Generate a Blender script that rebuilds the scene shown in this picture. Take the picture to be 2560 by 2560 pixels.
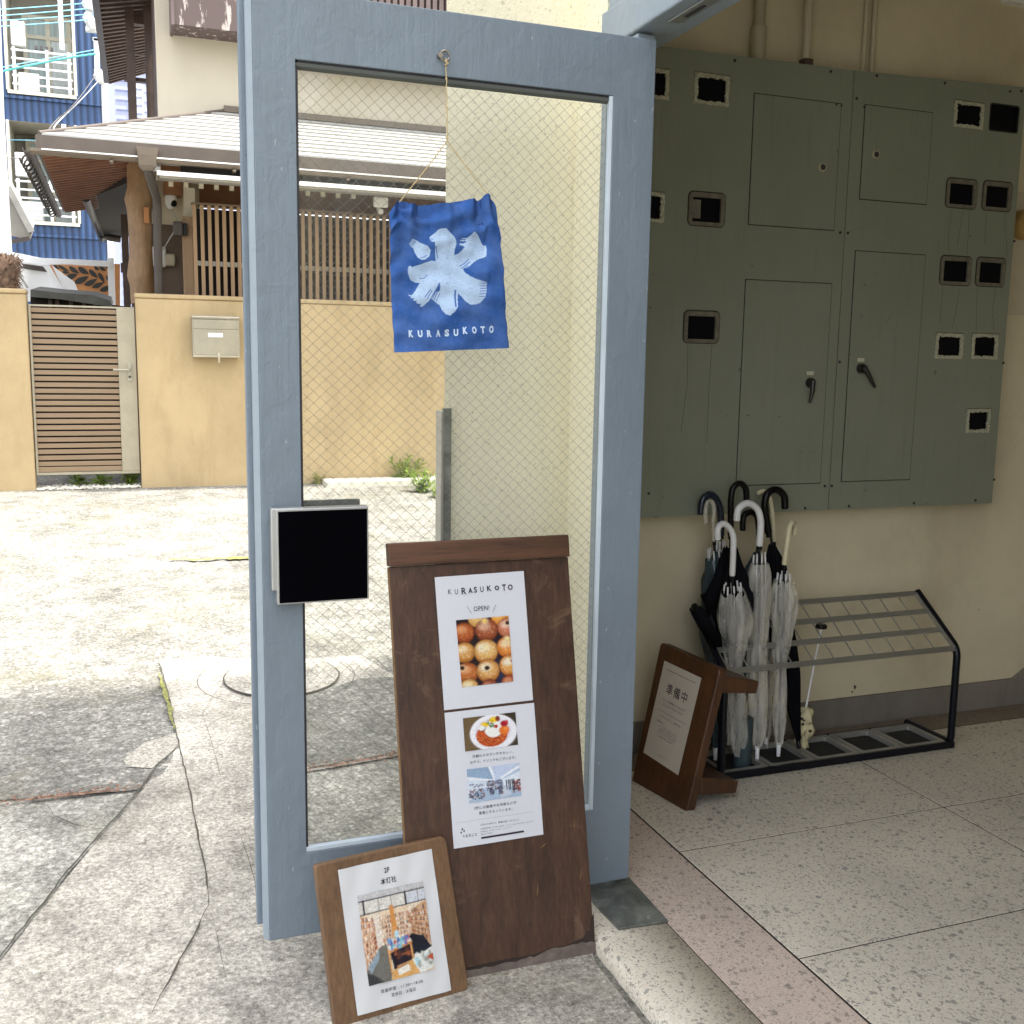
import bpy, bmesh, math, random
import numpy as np
from mathutils import Vector, Matrix
random.seed(7); RNG = np.random.default_rng(7)
scene = bpy.context.scene
for o in list(bpy.data.objects): bpy.data.objects.remove(o)
COL = scene.collection
rad = math.radians

# ------------------------------------------------------------------ camera
F, PITCH, ROLL, YAW, CX = 2581.34, .144144176, .0156422132, .356473220, 1280.0
H = 1.45
O = np.array([0, 0, H])
_fw = np.array([math.sin(YAW)*math.cos(PITCH), math.cos(YAW)*math.cos(PITCH), -math.sin(PITCH)])
_r0 = np.array([math.cos(YAW), -math.sin(YAW), 0.]); _u0 = np.cross(_r0, _fw)
_r = math.cos(ROLL)*_r0 + math.sin(ROLL)*_u0; _u = -math.sin(ROLL)*_r0 + math.cos(ROLL)*_u0
cd = bpy.data.cameras.new('camera'); cam = bpy.data.objects.new('camera', cd); COL.objects.link(cam)
cd.sensor_width = 36; cd.lens = F/2560*36; cd.clip_start = .05; cd.clip_end = 2000
M = Matrix.Identity(4)
for i in range(3):
    M[i][0] = _r[i]; M[i][1] = _u[i]; M[i][2] = -_fw[i]; M[i][3] = O[i]
cam.matrix_world = M
scene.camera = cam

# ------------------------------------------------------------------ light
SUN_DIR = Vector((.28, -.13, 1)).normalized()
w = bpy.data.worlds.new('World'); scene.world = w; w.use_nodes = True
nt = w.node_tree; nt.nodes.clear()
sky = nt.nodes.new('ShaderNodeTexSky'); sky.sky_type = 'NISHITA'; sky.sun_disc = False
sky.sun_elevation = math.asin(SUN_DIR.z); sky.sun_rotation = math.atan2(SUN_DIR.x, SUN_DIR.y)
sky.air_density = 1.0; sky.dust_density = 3.0; sky.ozone_density = .6
bg = nt.nodes.new('ShaderNodeBackground'); bg.inputs['Strength'].default_value = .15
ow = nt.nodes.new('ShaderNodeOutputWorld')
hs_ = nt.nodes.new('ShaderNodeHueSaturation'); hs_.inputs['Saturation'].default_value = .28
nt.links.new(sky.outputs[0], hs_.inputs['Color']); nt.links.new(hs_.outputs[0], bg.inputs[0]); nt.links.new(bg.outputs[0], ow.inputs[0])
sl = bpy.data.lights.new('sun', 'SUN'); sl.energy = 2.0; sl.angle = rad(2.0); sl.color = (1, .96, .88)
so = bpy.data.objects.new('sun', sl); COL.objects.link(so)
so.rotation_euler = SUN_DIR.to_track_quat('Z', 'Y').to_euler(); so.location = (3, -3, 20)
scene.view_settings.view_transform = 'Standard'; scene.view_settings.look = 'None'
scene.view_settings.exposure = 2.1; scene.view_settings.gamma = 1
scene.cycles.max_bounces = 10; scene.cycles.diffuse_bounces = 6; scene.cycles.transparent_max_bounces = 24
scene.cycles.use_denoising = True
scene.cycles.caustics_reflective = False; scene.cycles.caustics_refractive = False

# ------------------------------------------------------------------ rays through the photo's points
def ray(x, y): return (x-CX)/F*_r - (y-CX)/F*_u + _fw
def P(x, y, Y):
    d = ray(x, y); return O + d*(Y/d[1])
def onx(x, y, X):
    d = ray(x, y); return O + d*(X/d[0])
def onz(x, y, z):
    d = ray(x, y); return O + d*((z-H)/d[2])
GY = 9.0; GZ = .375
def gz(y):
    if y < 2.6: return .06
    t = min((y-2.6)/(GY-2.6), 1.0)
    return .06+(GZ-.06)*(t - .08*math.sin(t*math.pi)*(1-t))
def ong(x, y):
    z = 0.
    for _ in range(12):
        p = onz(x, y, z); z = .5*z+.5*gz(p[1])
    return onz(x, y, z)

# ------------------------------------------------------------------ materials
def srgb(r, g, b):
    f = lambda c: ((c/255+.055)/1.055)**2.4 if c/255 > .04045 else c/255/12.92
    return (f(r), f(g), f(b))
class N:
    def __init__(s, name):
        s.m = bpy.data.materials.new(name); s.m.use_nodes = True; s.t = s.m.node_tree
        s.t.nodes.clear(); s.out = s.n('ShaderNodeOutputMaterial')
    def n(s, ty, **k):
        x = s.t.nodes.new(ty)
        for a, b in k.items(): setattr(x, a, b)
        return x
    def l(s, a, b): s.t.links.new(a, b)
    def coord(s, scale=(1, 1, 1), kind='Object'):
        c = s.n('ShaderNodeTexCoord'); mp = s.n('ShaderNodeMapping'); mp.inputs['Scale'].default_value = scale
        s.l(c.outputs[kind], mp.inputs[0]); return mp.outputs[0]
    def noise(s, vec, scale, detail=4, rough=.55, dist=0):
        x = s.n('ShaderNodeTexNoise'); s.l(vec, x.inputs['Vector']); x.inputs['Scale'].default_value = scale
        x.inputs['Detail'].default_value = detail; x.inputs['Roughness'].default_value = rough
        x.inputs['Distortion'].default_value = dist; return x.outputs['Fac']
    def vor(s, vec, scale, feature='F1', out='Distance', rnd=1):
        x = s.n('ShaderNodeTexVoronoi', feature=feature); s.l(vec, x.inputs['Vector']); x.inputs['Scale'].default_value = scale
        x.inputs['Randomness'].default_value = rnd; return x.outputs[out]
    def ramp(s, fac, stops, interp='LINEAR'):
        x = s.n('ShaderNodeValToRGB'); x.color_ramp.interpolation = interp; e = x.color_ramp.elements
        while len(e) < len(stops): e.new(.5)
        for q, (p, c) in zip(e, stops):
            q.position = p; q.color = (*c, 1) if hasattr(c, '__len__') else (c, c, c, 1)
        s.l(fac, x.inputs[0]); return x.outputs[0]
    def mix(s, fac, a, b, mode='MIX'):
        x = s.n('ShaderNodeMix', data_type='RGBA', blend_type=mode)
        for i, v in ((0, fac), (6, a), (7, b)):
            if isinstance(v, (int, float)): x.inputs[i].default_value = v if i == 0 else (v, v, v, 1)
            elif isinstance(v, tuple): x.inputs[i].default_value = (*v, 1)
            else: s.l(v, x.inputs[i])
        return x.outputs[2]
    def math(s, op, a, b=0):
        x = s.n('ShaderNodeMath', operation=op)
        for i, v in ((0, a), (1, b)):
            if isinstance(v, (int, float)): x.inputs[i].default_value = v
            else: s.l(v, x.inputs[i])
        return x.outputs[0]
    def bsdf(s, col, rough=.6, metal=0, bump=None, bstr=.3, bdist=.01, spec=.5, **k):
        b = s.n('ShaderNodeBsdfPrincipled')
        for nm, v in (('Base Color', col), ('Roughness', rough), ('Metallic', metal)):
            if isinstance(v, (int, float)): b.inputs[nm].default_value = v
            elif isinstance(v, tuple): b.inputs[nm].default_value = (*v, 1)
            else: s.l(v, b.inputs[nm])
        b.inputs['Specular IOR Level'].default_value = spec
        if bump is not None:
            bp = s.n('ShaderNodeBump'); bp.inputs['Strength'].default_value = bstr; bp.inputs['Distance'].default_value = bdist
            s.l(bump, bp.inputs['Height']); s.l(bp.outputs[0], b.inputs['Normal'])
        for a, v in k.items(): b.inputs[a].default_value = v
        s.bs = b
        s.l(b.outputs[0], s.out.inputs[0]); return s.m

def simple(name, col, rough=.6, metal=0, var=.12, scale=6, bump=.1, bscale=60, spec=.5, stretch=(1, 1, 1)):
    a = N(name); v = a.coord(stretch)
    f = a.noise(v, scale, 5, .6)
    lo = tuple(c*(1-var) for c in col); hi = tuple(min(c*(1+var), 1) for c in col)
    c = a.ramp(f, [(.3, lo), (.7, hi)])
    return a.bsdf(c, rough, metal, a.noise(v, bscale, 3), bump, .002, spec)

def wood(name, dark, light, rough=.55, axis=2, scale=1., stain=None):
    a = N(name); st = [14*scale]*3; st[axis] = .9*scale
    v = a.coord(tuple(st)); v2 = a.coord()
    g = a.noise(v, 3.2, 8, .62, .6); fine = a.noise(v, 14, 4, .6)
    c = a.ramp(g, [(.25, dark), (.5, tuple((x+y)/2 for x, y in zip(dark, light))), (.75, light)])
    c = a.mix(.35, c, a.ramp(fine, [(.3, tuple(x*.55 for x in dark)), (.7, light)]))
    c = a.mix(a.ramp(a.noise(v2, 5, 5, .6), [(.45, 0.), (.7, .45)]), c, tuple(x*.6 for x in dark))
    if stain: c = a.mix(a.ramp(a.noise(v2, 9, 6, .7, 1), [(.58, 0.), (.66, .5)]), c, stain)
    return a.bsdf(c, rough, 0, g, .25, .002)

def stucco(name, col, scale=110, bstr=.6, var=.06, dirt=(.45, .4, .3), amt=.25, speck=0, st=(9, 9, .8)):
    a = N(name); v = a.coord()
    b = a.math('ADD', a.noise(v, scale, 4, .7), a.math('MULTIPLY', a.noise(v, scale*.3, 3), .5))
    f = a.noise(v, 1.6, 6, .65)
    c = a.ramp(f, [(.3, tuple(x*(1-var) for x in col)), (.7, tuple(min(1, x*(1+var)) for x in col))])
    vs = a.coord(st)
    c = a.mix(a.ramp(a.noise(vs, 1.2, 5, .7), [(.5, 0.), (.8, amt)]), c, tuple(x*y for x, y in zip(col, dirt)))
    if speck: c = a.mix(a.ramp(a.noise(v, scale*1.1, 2, .6), [(.60, 0.), (.70, speck)]), c, tuple(x*.38 for x in col))
    return a.bsdf(c, .9, 0, b, bstr, .004, .2)

def vcol(name, rough=.6, spec=.3, bump=0, weave=False):
    a = N(name); at = a.n('ShaderNodeVertexColor', layer_name='Col')
    c = at.outputs[0]; b = None
    if weave:
        v = a.coord((1, 1, 1)); wv = a.noise(a.coord((900, 900, 60)), 1, 2); wv2 = a.noise(a.coord((60, 900, 900)), 1, 2)
        s = a.math('ADD', wv, wv2); c = a.mix(.5, c, a.ramp(s, [(.6, .25), (1.4, .95)]), 'OVERLAY')
        c = a.mix(a.ramp(a.noise(v, 18, 5, .7), [(.35, 0.), (.75, .10)]), c, (.55, .68, .9))
        b = s
    return a.bsdf(c, rough, 0, b, bump, .001, spec)

MT = {}
def paint(name, col, chips=True, rough=.42):
    a = N(name); v = a.coord()
    br = a.noise(a.coord((30, 30, 3)), 2, 5, .6); big = a.noise(v, 2.2, 5, .6)
    c = a.ramp(big, [(.3, tuple(x*.9 for x in col)), (.7, tuple(x*1.1 for x in col))])
    c = a.mix(a.ramp(a.noise(a.coord((26, 26, 4)), 3, 6, .7), [(.62, 0.), (.75, .25)]), c, tuple(x*.72 for x in col))
    lump = a.noise(v, 16, 5, .6, .8)
    if chips:
        sc = a.ramp(a.noise(a.coord((40, 40, 12)), 2.2, 3, .6), [(.70, 0.), (.71, .7)])
        c = a.mix(sc, c, (.42, .45, .46))
    bb = a.math('ADD', a.math('MULTIPLY', br, .5), lump)
    return a.bsdf(c, a.ramp(lump, [(.3, .30), (.7, .55)]), 0, bb, .45, .007, .45)
MT['door'] = paint('door_paint', (.180, .220, .258))
MT['frame'] = paint('frame_paint', (.27, .32, .36))
MT['bead'] = simple('bead_paint', (.48, .55, .60), .35, var=.1)
MT['shadowbead'] = simple('bead_in_shade', (.10, .11, .10), .5)  # top bead coloured dark for the shadow on its underside
MT['gasket'] = simple('dark_gasket', (.035, .03, .035), .6)

def mk_glass():
    a = N('wired_glass_pane'); v = a.coord()
    tr = a.n('ShaderNodeBsdfTransparent'); tr.inputs[0].default_value = (.985, .99, .98, 1)
    gl = a.n('ShaderNodeBsdfGlossy'); gl.inputs['Roughness'].default_value = .03
    df = a.n('ShaderNodeBsdfDiffuse'); df.inputs[0].default_value = (.82, .80, .72, 1)
    fr = a.n('ShaderNodeFresnel'); fr.inputs[0].default_value = 1.45
    m1 = a.n('ShaderNodeMixShader'); a.l(a.math('MULTIPLY', fr.outputs[0], .5), m1.inputs[0]); a.l(tr.outputs[0], m1.inputs[1]); a.l(gl.outputs[0], m1.inputs[2])
    dust = a.ramp(a.noise(a.coord((1, 1, .4)), 3.5, 6, .65), [(.3, .012), (.75, .05)])
    m2 = a.n('ShaderNodeMixShader'); a.l(dust, m2.inputs[0]); a.l(m1.outputs[0], m2.inputs[1]); a.l(df.outputs[0], m2.inputs[2])
    a.l(m2.outputs[0], a.out.inputs[0]); return a.m
MT['glass'] = mk_glass()
MT['wire'] = simple('embedded_wire', (.25, .24, .19), .4, .3)
def mk_clear(name, tint, op, rough=.2):
    a = N(name); v = a.coord((22, 22, 5))
    tr = a.n('ShaderNodeBsdfTransparent'); tr.inputs[0].default_value = (*tint, 1)
    pb = a.n('ShaderNodeBsdfPrincipled'); pb.inputs['Base Color'].default_value = (*[min(1, t*.9) for t in tint], 1)
    pb.inputs['Roughness'].default_value = rough; pb.inputs['Specular IOR Level'].default_value = .8
    bp = a.n('ShaderNodeBump'); bp.inputs['Strength'].default_value = .4; bp.inputs['Distance'].default_value = .004
    nz = a.noise(v, 2, 5, .6); a.l(nz, bp.inputs['Height']); a.l(bp.outputs[0], pb.inputs['Normal'])
    m = a.n('ShaderNodeMixShader'); a.l(a.ramp(nz, [(.3, op-.06), (.7, op+.10)]), m.inputs[0]); a.l(tr.outputs[0], m.inputs[1]); a.l(pb.outputs[0], m.inputs[2])
    a.l(m.outputs[0], a.out.inputs[0]); return a.m
MT['vinyl'] = mk_clear('clear_vinyl', (.97, .95, .88), .29, .08)
MT['vinyl_blue'] = mk_clear('bluish_vinyl', (.10, .15, .17), .45)
MT['black_acrylic'] = simple('black_plate', (.001, .001, .002), .6, spec=.02, bump=.0)
MT['alu'] = simple('brushed_aluminium', (.50, .51, .50), .38, .85, bump=.08, bscale=200)
MT['alu_dull'] = simple('dull_aluminium', (.36, .35, .32), .5, .5, var=.2)
MT['steel'] = simple('stainless', (.55, .50, .40), .32, .7, bump=.05)
MT['galv'] = N('weathered_steel_plate')
_a = MT['galv']; _v = _a.coord()
MT['galv'] = _a.bsdf(_a.ramp(_a.noise(_v, 11, 6, .65, .6), [(.3, (.07, .075, .07)), (.5, (.17, .18, .16)), (.72, (.34, .35, .31))]), .45, .5, _a.noise(_v, 30, 4), .15, .002)
MT['black_metal'] = simple('black_tube', (.004, .005, .009), .28, spec=.3)
MT['black_cloth'] = simple('black_canopy', (.004, .004, .0055), .8, var=.4, bump=.4, bscale=30, spec=.08)
MT['navy'] = simple('navy_gloss', (.012, .018, .03), .18)
MT['teal_cloth'] = simple('dark_teal_canopy', (.02, .035, .045), .6, var=.5)
MT['white_plastic'] = simple('white_plastic', (.74, .74, .74), .35, var=.04, spec=.5)
MT['cream_plastic'] = simple('cream_plastic', (.68, .62, .42), .4, var=.08)
MT['black_plastic'] = simple('black_plastic', (.004, .004, .004), .3, spec=.25)
MT['rubber'] = simple('tray_liner', (.012, .012, .013), .7, var=.5, scale=30, bump=.5)
MT['terminal'] = simple('meter_black', (.004, .004, .006), .45, spec=.1)
MT['box'] = N('cabinet_paint'); _a = MT['box']; _v = _a.coord()
_f = _a.noise(_v, 1.8, 5, .6)
_c = _a.ramp(_f, [(.3, (.215, .235, .178)), (.7, (.255, .275, .215))])
_c = _a.mix(_a.ramp(_a.noise(_a.coord((30, 30, 2)), 1.4, 5, .7), [(.55, 0.), (.8, .3)]), _c, (.10, .11, .075))
_c = _a.mix(_a.ramp(_a.noise(_v, 26, 3, .6), [(.70, 0.), (.74, .6)]), _c, (.05, .05, .045))
MT['box'] = _a.bsdf(_c, .34, .1, _a.noise(_v, 8, 5, .6), .12, .004, .35)
MT['boxdark'] = simple('cabinet_shadow_gap', (.02, .02, .016), .8)
MT['rimtan'] = simple('brownish_gasket', (.15, .135, .10), .6, var=.3, scale=40)
_a = N('old_sealant'); _v = _a.coord()
MT['seal'] = _a.bsdf(_a.ramp(_a.noise(_v, 260, 3, .7), [(.36, (.16, .16, .11)), (.46, (.46, .45, .32)), (.7, (.66, .65, .50))]), .8, 0, _a.noise(_v, 130, 3), .9, .01)
MT['stain'] = simple('rain_stain', (.06, .06, .04), .7)
MT['int_wall'] = stucco('interior_render', (.64, .57, .40), 60, .3, .10, (.55, .5, .42), .5, 0, (1.6, 1.6, 1.1))
MT['skirting'] = stucco('skirting_render', (.22, .195, .165), 60, .3, .2, (.5, .45, .4), .5)
MT['ext_wall'] = stucco('roughcast', (.93, .86, .65), 75, 1.0, .05, (.8, .7, .55), .15, speck=.55)
MT['yellow_wall'] = stucco('yellow_render', (.49, .375, .215), 60, .9, .12, (.55, .5, .42), .45, 0, (3.5, 3.5, .9))
MT['house_wall'] = stucco('cream_render', (.54, .49, .39), 30, .2, .04, (.8, .75, .65), .2)
MT['white_stucco'] = stucco('white_render', (.70, .64, .50), 30, .2, .04)
MT['ceiling'] = stucco('ceiling_paint', (.50, .46, .36), 30, .1)
def mk_terr(name, base, chips, white):
    a = N(name); v = a.coord()
    vd = a.n('ShaderNodeVectorMath', operation='ADD'); a.l(v, vd.inputs[0])
    nz = a.n('ShaderNodeTexNoise'); a.l(v, nz.inputs['Vector']); nz.inputs['Scale'].default_value = 75
    sc = a.n('ShaderNodeVectorMath', operation='SCALE'); a.l(nz.outputs['Color'], sc.inputs[0]); sc.inputs['Scale'].default_value = .022
    a.l(sc.outputs[0], vd.inputs[1]); v2 = vd.outputs[0]
    c = a.ramp(a.noise(v, 2.5, 5, .6), [(.3, tuple(x*.86 for x in base)), (.7, tuple(x*1.08 for x in base))])
    c = a.mix(.22, c, a.ramp(a.noise(v, 190, 3, .7), [(.3, .05), (.7, .8)]), 'OVERLAY')
    for scl, th, col, st, so in ((36, .27, chips, .6, 3), (62, .28, chips, .6, 7), (100, .31, tuple(x*.8 for x in chips), .6, 11), (150, .34, chips, .55, 17), (84, .27, white, .6, 29)):
        sh = a.n('ShaderNodeVectorMath', operation='ADD'); a.l(v2, sh.inputs[0]); sh.inputs[1].default_value = (so, so*.7, 0)
        d = a.vor(sh.outputs[0], scl); pick = a.vor(sh.outputs[0], scl, out='Color')
        sp = a.n('ShaderNodeSeparateColor'); a.l(pick, sp.inputs[0])
        k = a.math('MULTIPLY', a.ramp(d, [(th-.03, 1.), (th, 0.)]), a.ramp(sp.outputs[0], [(.46, 0.), (.56, 1.)]))
        c = a.mix(a.math('MULTIPLY', k, st), c, col)
    return a.bsdf(c, .5, 0, a.noise(v, 200, 2), .08, .001, .35)
MT['terr'] = mk_terr('terrazzo_grey', (.66, .60, .49), (.15, .15, .14), (.70, .68, .60))
MT['terr_pink'] = mk_terr('terrazzo_pink', (.56, .455, .375), (.18, .165, .14), (.66, .60, .50))
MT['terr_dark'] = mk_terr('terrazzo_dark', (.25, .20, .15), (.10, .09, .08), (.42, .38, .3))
MT['joint'] = simple('joint_dark', (.025, .017, .012), .9)
def mk_agg(name, base, agg=1., moss=.3, scl=58, warm=(1., .965, .905)):
    a = N(name); v = a.coord()
    big = a.noise(v, .7, 6, .68, .4); mid = a.noise(v, 4.5, 7, .75)
    c = a.ramp(big, [(.3, tuple(x*.72 for x in base)), (.52, base), (.72, tuple(min(1, x*1.25) for x in base))])
    c = a.mix(.8, c, a.ramp(mid, [(.32, .20), (.68, .80)]), 'OVERLAY')
    d = a.vor(v, scl); pc = a.vor(v, scl, out='Color'); sp = a.n('ShaderNodeSeparateColor'); a.l(pc, sp.inputs[0])
    peb = a.ramp(sp.outputs[0], [(0., .18), (.35, .40), (.75, .60), (1., .92)])
    c = a.mix(.5*agg, c, peb, 'OVERLAY')
    edge = a.ramp(d, [(.34, 0.), (.72, .5*agg)]); c = a.mix(edge, c, tuple(x*.42 for x in base))
    g = a.noise(v, 85, 6, .85)
    c = a.mix(1., c, a.ramp(g, [(.34, .16), (.5, .5), (.66, .86)]), 'OVERLAY')
    c = a.mix(a.ramp(a.noise(v, 95, 5, .8), [(.56, 0.), (.66, .6)]), c, tuple(x*.34 for x in base))
    c = a.mix(a.ramp(a.noise(v, 75, 5, .8, .3), [(.58, 0.), (.68, .55)]), c, tuple(min(.8, x*1.9) for x in base))
    c = a.mix(a.ramp(a.noise(v, 1.5, 7, .7, .5), [(.52, 0.), (.68, moss)]), c, (base[0]*.92, base[1]*.84, base[2]*.45))
    c = a.mix(1., c, warm, 'MULTIPLY')
    hh = a.math('ADD', a.math('MULTIPLY', d, -.9*agg), g)
    return a.bsdf(c, .92, 0, hh, .7, .006, .15)
MT['yard'] = mk_agg('washed_aggregate_concrete', (.26, .26, .245), .9, .22)
MT['apron'] = mk_agg('worn_cement', (.45, .435, .40), .3, .1, 95)
MT['patch'] = mk_agg('shade_dark_aggregate', (.25, .25, .235), .9, .25, 50)  # darker tone that puts the yard's shade into the colour
MT['patch3'] = mk_agg('shade_lifting_aggregate', (.38, .38, .355), .7, .15, 58)  # paler than the yard, to brighten the shaded near ground
MT['patch2'] = mk_agg('smooth_old_cement', (.34, .33, .30), .2, .1, 95)
MT['crack'] = simple('crack_dirt', (.075, .068, .05), .95)
MT['leaflitter'] = simple('dry_leaves', (.24, .135, .09), .8, var=.6, scale=60)
MT['moss'] = simple('moss', (.20, .20, .06), .9, var=.5, scale=60)
def leafmat(name, c):
    a = N(name); v = a.coord()
    m = a.bsdf(a.ramp(a.noise(v, 30, 3), [(.3, tuple(x*.65 for x in c)), (.7, tuple(x*1.35 for x in c))]), .5, 0)
    a.bs.inputs['Transmission Weight'].default_value = 0
    tl = a.n('ShaderNodeBsdfTranslucent'); tl.inputs[0].default_value = (c[0]*1.5, c[1]*1.5, c[2], 1)
    mx = a.n('ShaderNodeMixShader'); mx.inputs[0].default_value = .35; a.l(a.bs.outputs[0], mx.inputs[1]); a.l(tl.outputs[0], mx.inputs[2]); a.l(mx.outputs[0], a.out.inputs[0]); return m
MT['leaf'] = leafmat('weed_leaf', (.20, .30, .05)); MT['leaf2'] = leafmat('weed_leaf_yellow', (.30, .31, .04))
MT['boardbrown'] = wood('dark_stained_board', (.022, .010, .006), (.105, .050, .029), .45, 2, 1., (.17, .10, .06))
MT['boardcap'] = wood('dark_cap_wood', (.028, .011, .005), (.135, .058, .026), .5, 0, 1.)
MT['boardedge'] = simple('board_edge', (.20, .11, .045), .7, var=.3, scale=40)
MT['smallwood'] = wood('light_board', (.085, .042, .018), (.225, .125, .060), .6, 2, .8)
MT['signwood'] = wood('reddish_board', (.03, .011, .005), (.125, .05, .018), .45, 2, 1.)
MT['paper'] = simple('paper', (.60, .61, .65), .55, var=.02, bump=.15, bscale=14)
MT['paper2'] = simple('wrinkled_paper', (.61, .615, .62), .5, var=.03, bump=.6, bscale=9, stretch=(1, 1, .5))
MT['paper3'] = simple('warm_paper', (.52, .475, .40), .6, var=.03)
MT['ink'] = simple('ink', (.03, .02, .035), .6); MT['inkgrey'] = simple('grey_ink', (.10, .10, .12), .6)
MT['inklight'] = simple('pale_ink', (.25, .25, .27), .6); MT['whiteink'] = simple('white_ink', (.55, .68, .84), .7)
MT['photo'] = vcol('printed_photo', .4); MT['cloth'] = vcol('cotton_cloth', .85, .1, .25, True)
MT['cord'] = simple('twine', (.55, .42, .22), .8, var=.3, scale=300)
MT['hook'] = simple('brass_hook', (.35, .31, .25), .3, .9)
MT['gatewood'] = simple('gate_slat_brown', (.27, .19, .115), .55, var=.1, scale=3, stretch=(.2, 1, 8))
MT['gategrey'] = simple('gate_champagne_metal', (.40, .36, .27), .4, .35)
MT['mail'] = simple('mailbox_steel', (.42, .39, .31), .32, .55, bump=.04)
MT['white'] = simple('white_enamel', (.80, .80, .78), .4, var=.04)
MT['whitemetal'] = simple('white_metal', (.82, .83, .84), .4, var=.03)
MT['concrete_pole'] = simple('pale_pole', (.62, .62, .64), .7, var=.06)
def mk_blue():
    a = N('blue_corrugated'); v = a.coord((1, 1, 1))
    wv = a.n('ShaderNodeTexWave', bands_direction='X'); a.l(v, wv.inputs[0]); wv.inputs['Scale'].default_value = 2.6
    c = a.ramp(wv.outputs['Fac'], [(.05, (.012, .032, .085)), (.35, (.026, .066, .165)), (1., (.034, .082, .20))])
    return a.bsdf(c, .45, 0, wv.outputs['Fac'], .6, .05)
MT['blue'] = mk_blue()
MT['recess'] = simple('grey_recess', (.42, .40, .34), .8)
MT['curtain'] = simple('curtain', (.50, .60, .60), .8, var=.25, scale=14, stretch=(1, 1, .05))
MT['curtain2'] = simple('lace_curtain', (.72, .78, .78), .8, var=.2, scale=14, stretch=(1, 1, .05))
MT['alucream'] = simple('cream_sash', (.70, .66, .52), .4)
def mk_roof():
    a = N('metal_roof'); v = a.coord()
    wv = a.n('ShaderNodeTexWave', bands_direction='Y', wave_profile='SAW'); a.l(v, wv.inputs[0]); wv.inputs['Scale'].default_value = 1.35
    c = a.ramp(wv.outputs['Fac'], [(0., (.18, .15, .12)), (.10, (.50, .46, .40)), (1., (.62, .58, .52))])
    c = a.mix(a.ramp(a.noise(a.coord((.5, 2, 2)), 1.6, 5, .6), [(.56, 0.), (.7, .5)]), c, (.62, .50, .28))
    return a.bsdf(c, .4, .2, wv.outputs['Fac'], .3, .02)
MT['roof'] = mk_roof()
MT['roofm'] = simple('pale_metal_roof', (.42, .42, .41), .5, .2, var=.12, scale=1.2)
MT['fascia'] = simple('brown_fascia', (.10, .080, .066), .5); MT['gutter'] = simple('gutter_brown', (.145, .115, .085), .45)
MT['gutterdark'] = simple('dark_gutter', (.06, .05, .045), .5)
MT['soffit'] = simple('soffit_board', (.25, .11, .055), .6, var=.3, scale=8); MT['rafter'] = simple('rafter_brown', (.22, .10, .055), .6, var=.2)
MT['darkwood'] = simple('dark_brown_wood', (.085, .055, .042), .6, var=.3); MT['midwood'] = simple('orange_brown_wood', (.27, .12, .05), .6, var=.2)
MT['lattice'] = simple('lattice_wood', (.36, .235, .135), .6, var=.15, scale=5, stretch=(4, 4, .3)); MT['void'] = simple('deep_shade_black', (.012, .009, .008), .9)  # the near-black stands in for deep shade under eaves and behind slats
MT['log'] = wood('peeled_log', (.22, .125, .06), (.42, .27, .15), .55, 2, .5)
MT['brownwall'] = simple('brown_siding', (.17, .12, .085), .7, var=.15); MT['balcony'] = simple('weathered_louvre', (.13, .095, .09), .7, var=.3, scale=12, stretch=(1, 1, .2))
_a = N('peeling_brown_paint'); MT['peel'] = _a.bsdf(_a.ramp(_a.noise(_a.coord((5, 5, 1)), 3, 5, .65), [(.58, (.11, .08, .075)), (.62, (.45, .40, .37))]), .8)
MT['lav'] = simple('lavender_siding', (.60, .62, .78), .6, var=.04); MT['lavline'] = simple('siding_shadow', (.35, .38, .55), .7)
MT['orange'] = simple('orange_plank', (.45, .20, .07), .6, var=.15); MT['leafblack'] = simple('black_leaf_paint', (.022, .024, .02), .7)
MT['palm'] = simple('palm_fibre', (.22, .14, .09), .95, var=.7, scale=14, bump=1., bscale=25)
MT['shed'] = simple('shed_roof', (.10, .10, .085), .8, var=.3); MT['awn'] = simple('grey_awning', (.33, .31, .27), .7)
MT['stone'] = stucco('pale_stone', (.62, .60, .52), 40, .4)
MT['cablec'] = simple('cyan_cable', (.18, .48, .62), .6); MT['cableg'] = simple('green_cable', (.05, .36, .34), .6)
MT['cablew'] = simple('pale_cable', (.55, .55, .53), .6); MT['cabled'] = simple('dark_cable', (.10, .09, .09), .6)
MT['brass'] = simple('ochre_disc', (.38, .24, .07), .5); MT['pipe'] = simple('painted_pipe', (.52, .465, .33), .5, var=.08)
MT['flex'] = simple('flex_conduit', (.42, .37, .26), .5, var=.12); MT['red'] = simple('red_plastic', (.35, .05, .04), .4)
MT['flower'] = N('floral_canopy'); _a = MT['flower']; MT['flower'] = _a.bsdf(_a.ramp(_a.vor(_a.coord(), 42), [(.22, (.03, .025, .02)), (.30, (.60, .54, .32))]), .7)
MT['label'] = simple('pale_label', (.62, .60, .45), .5)

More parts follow.
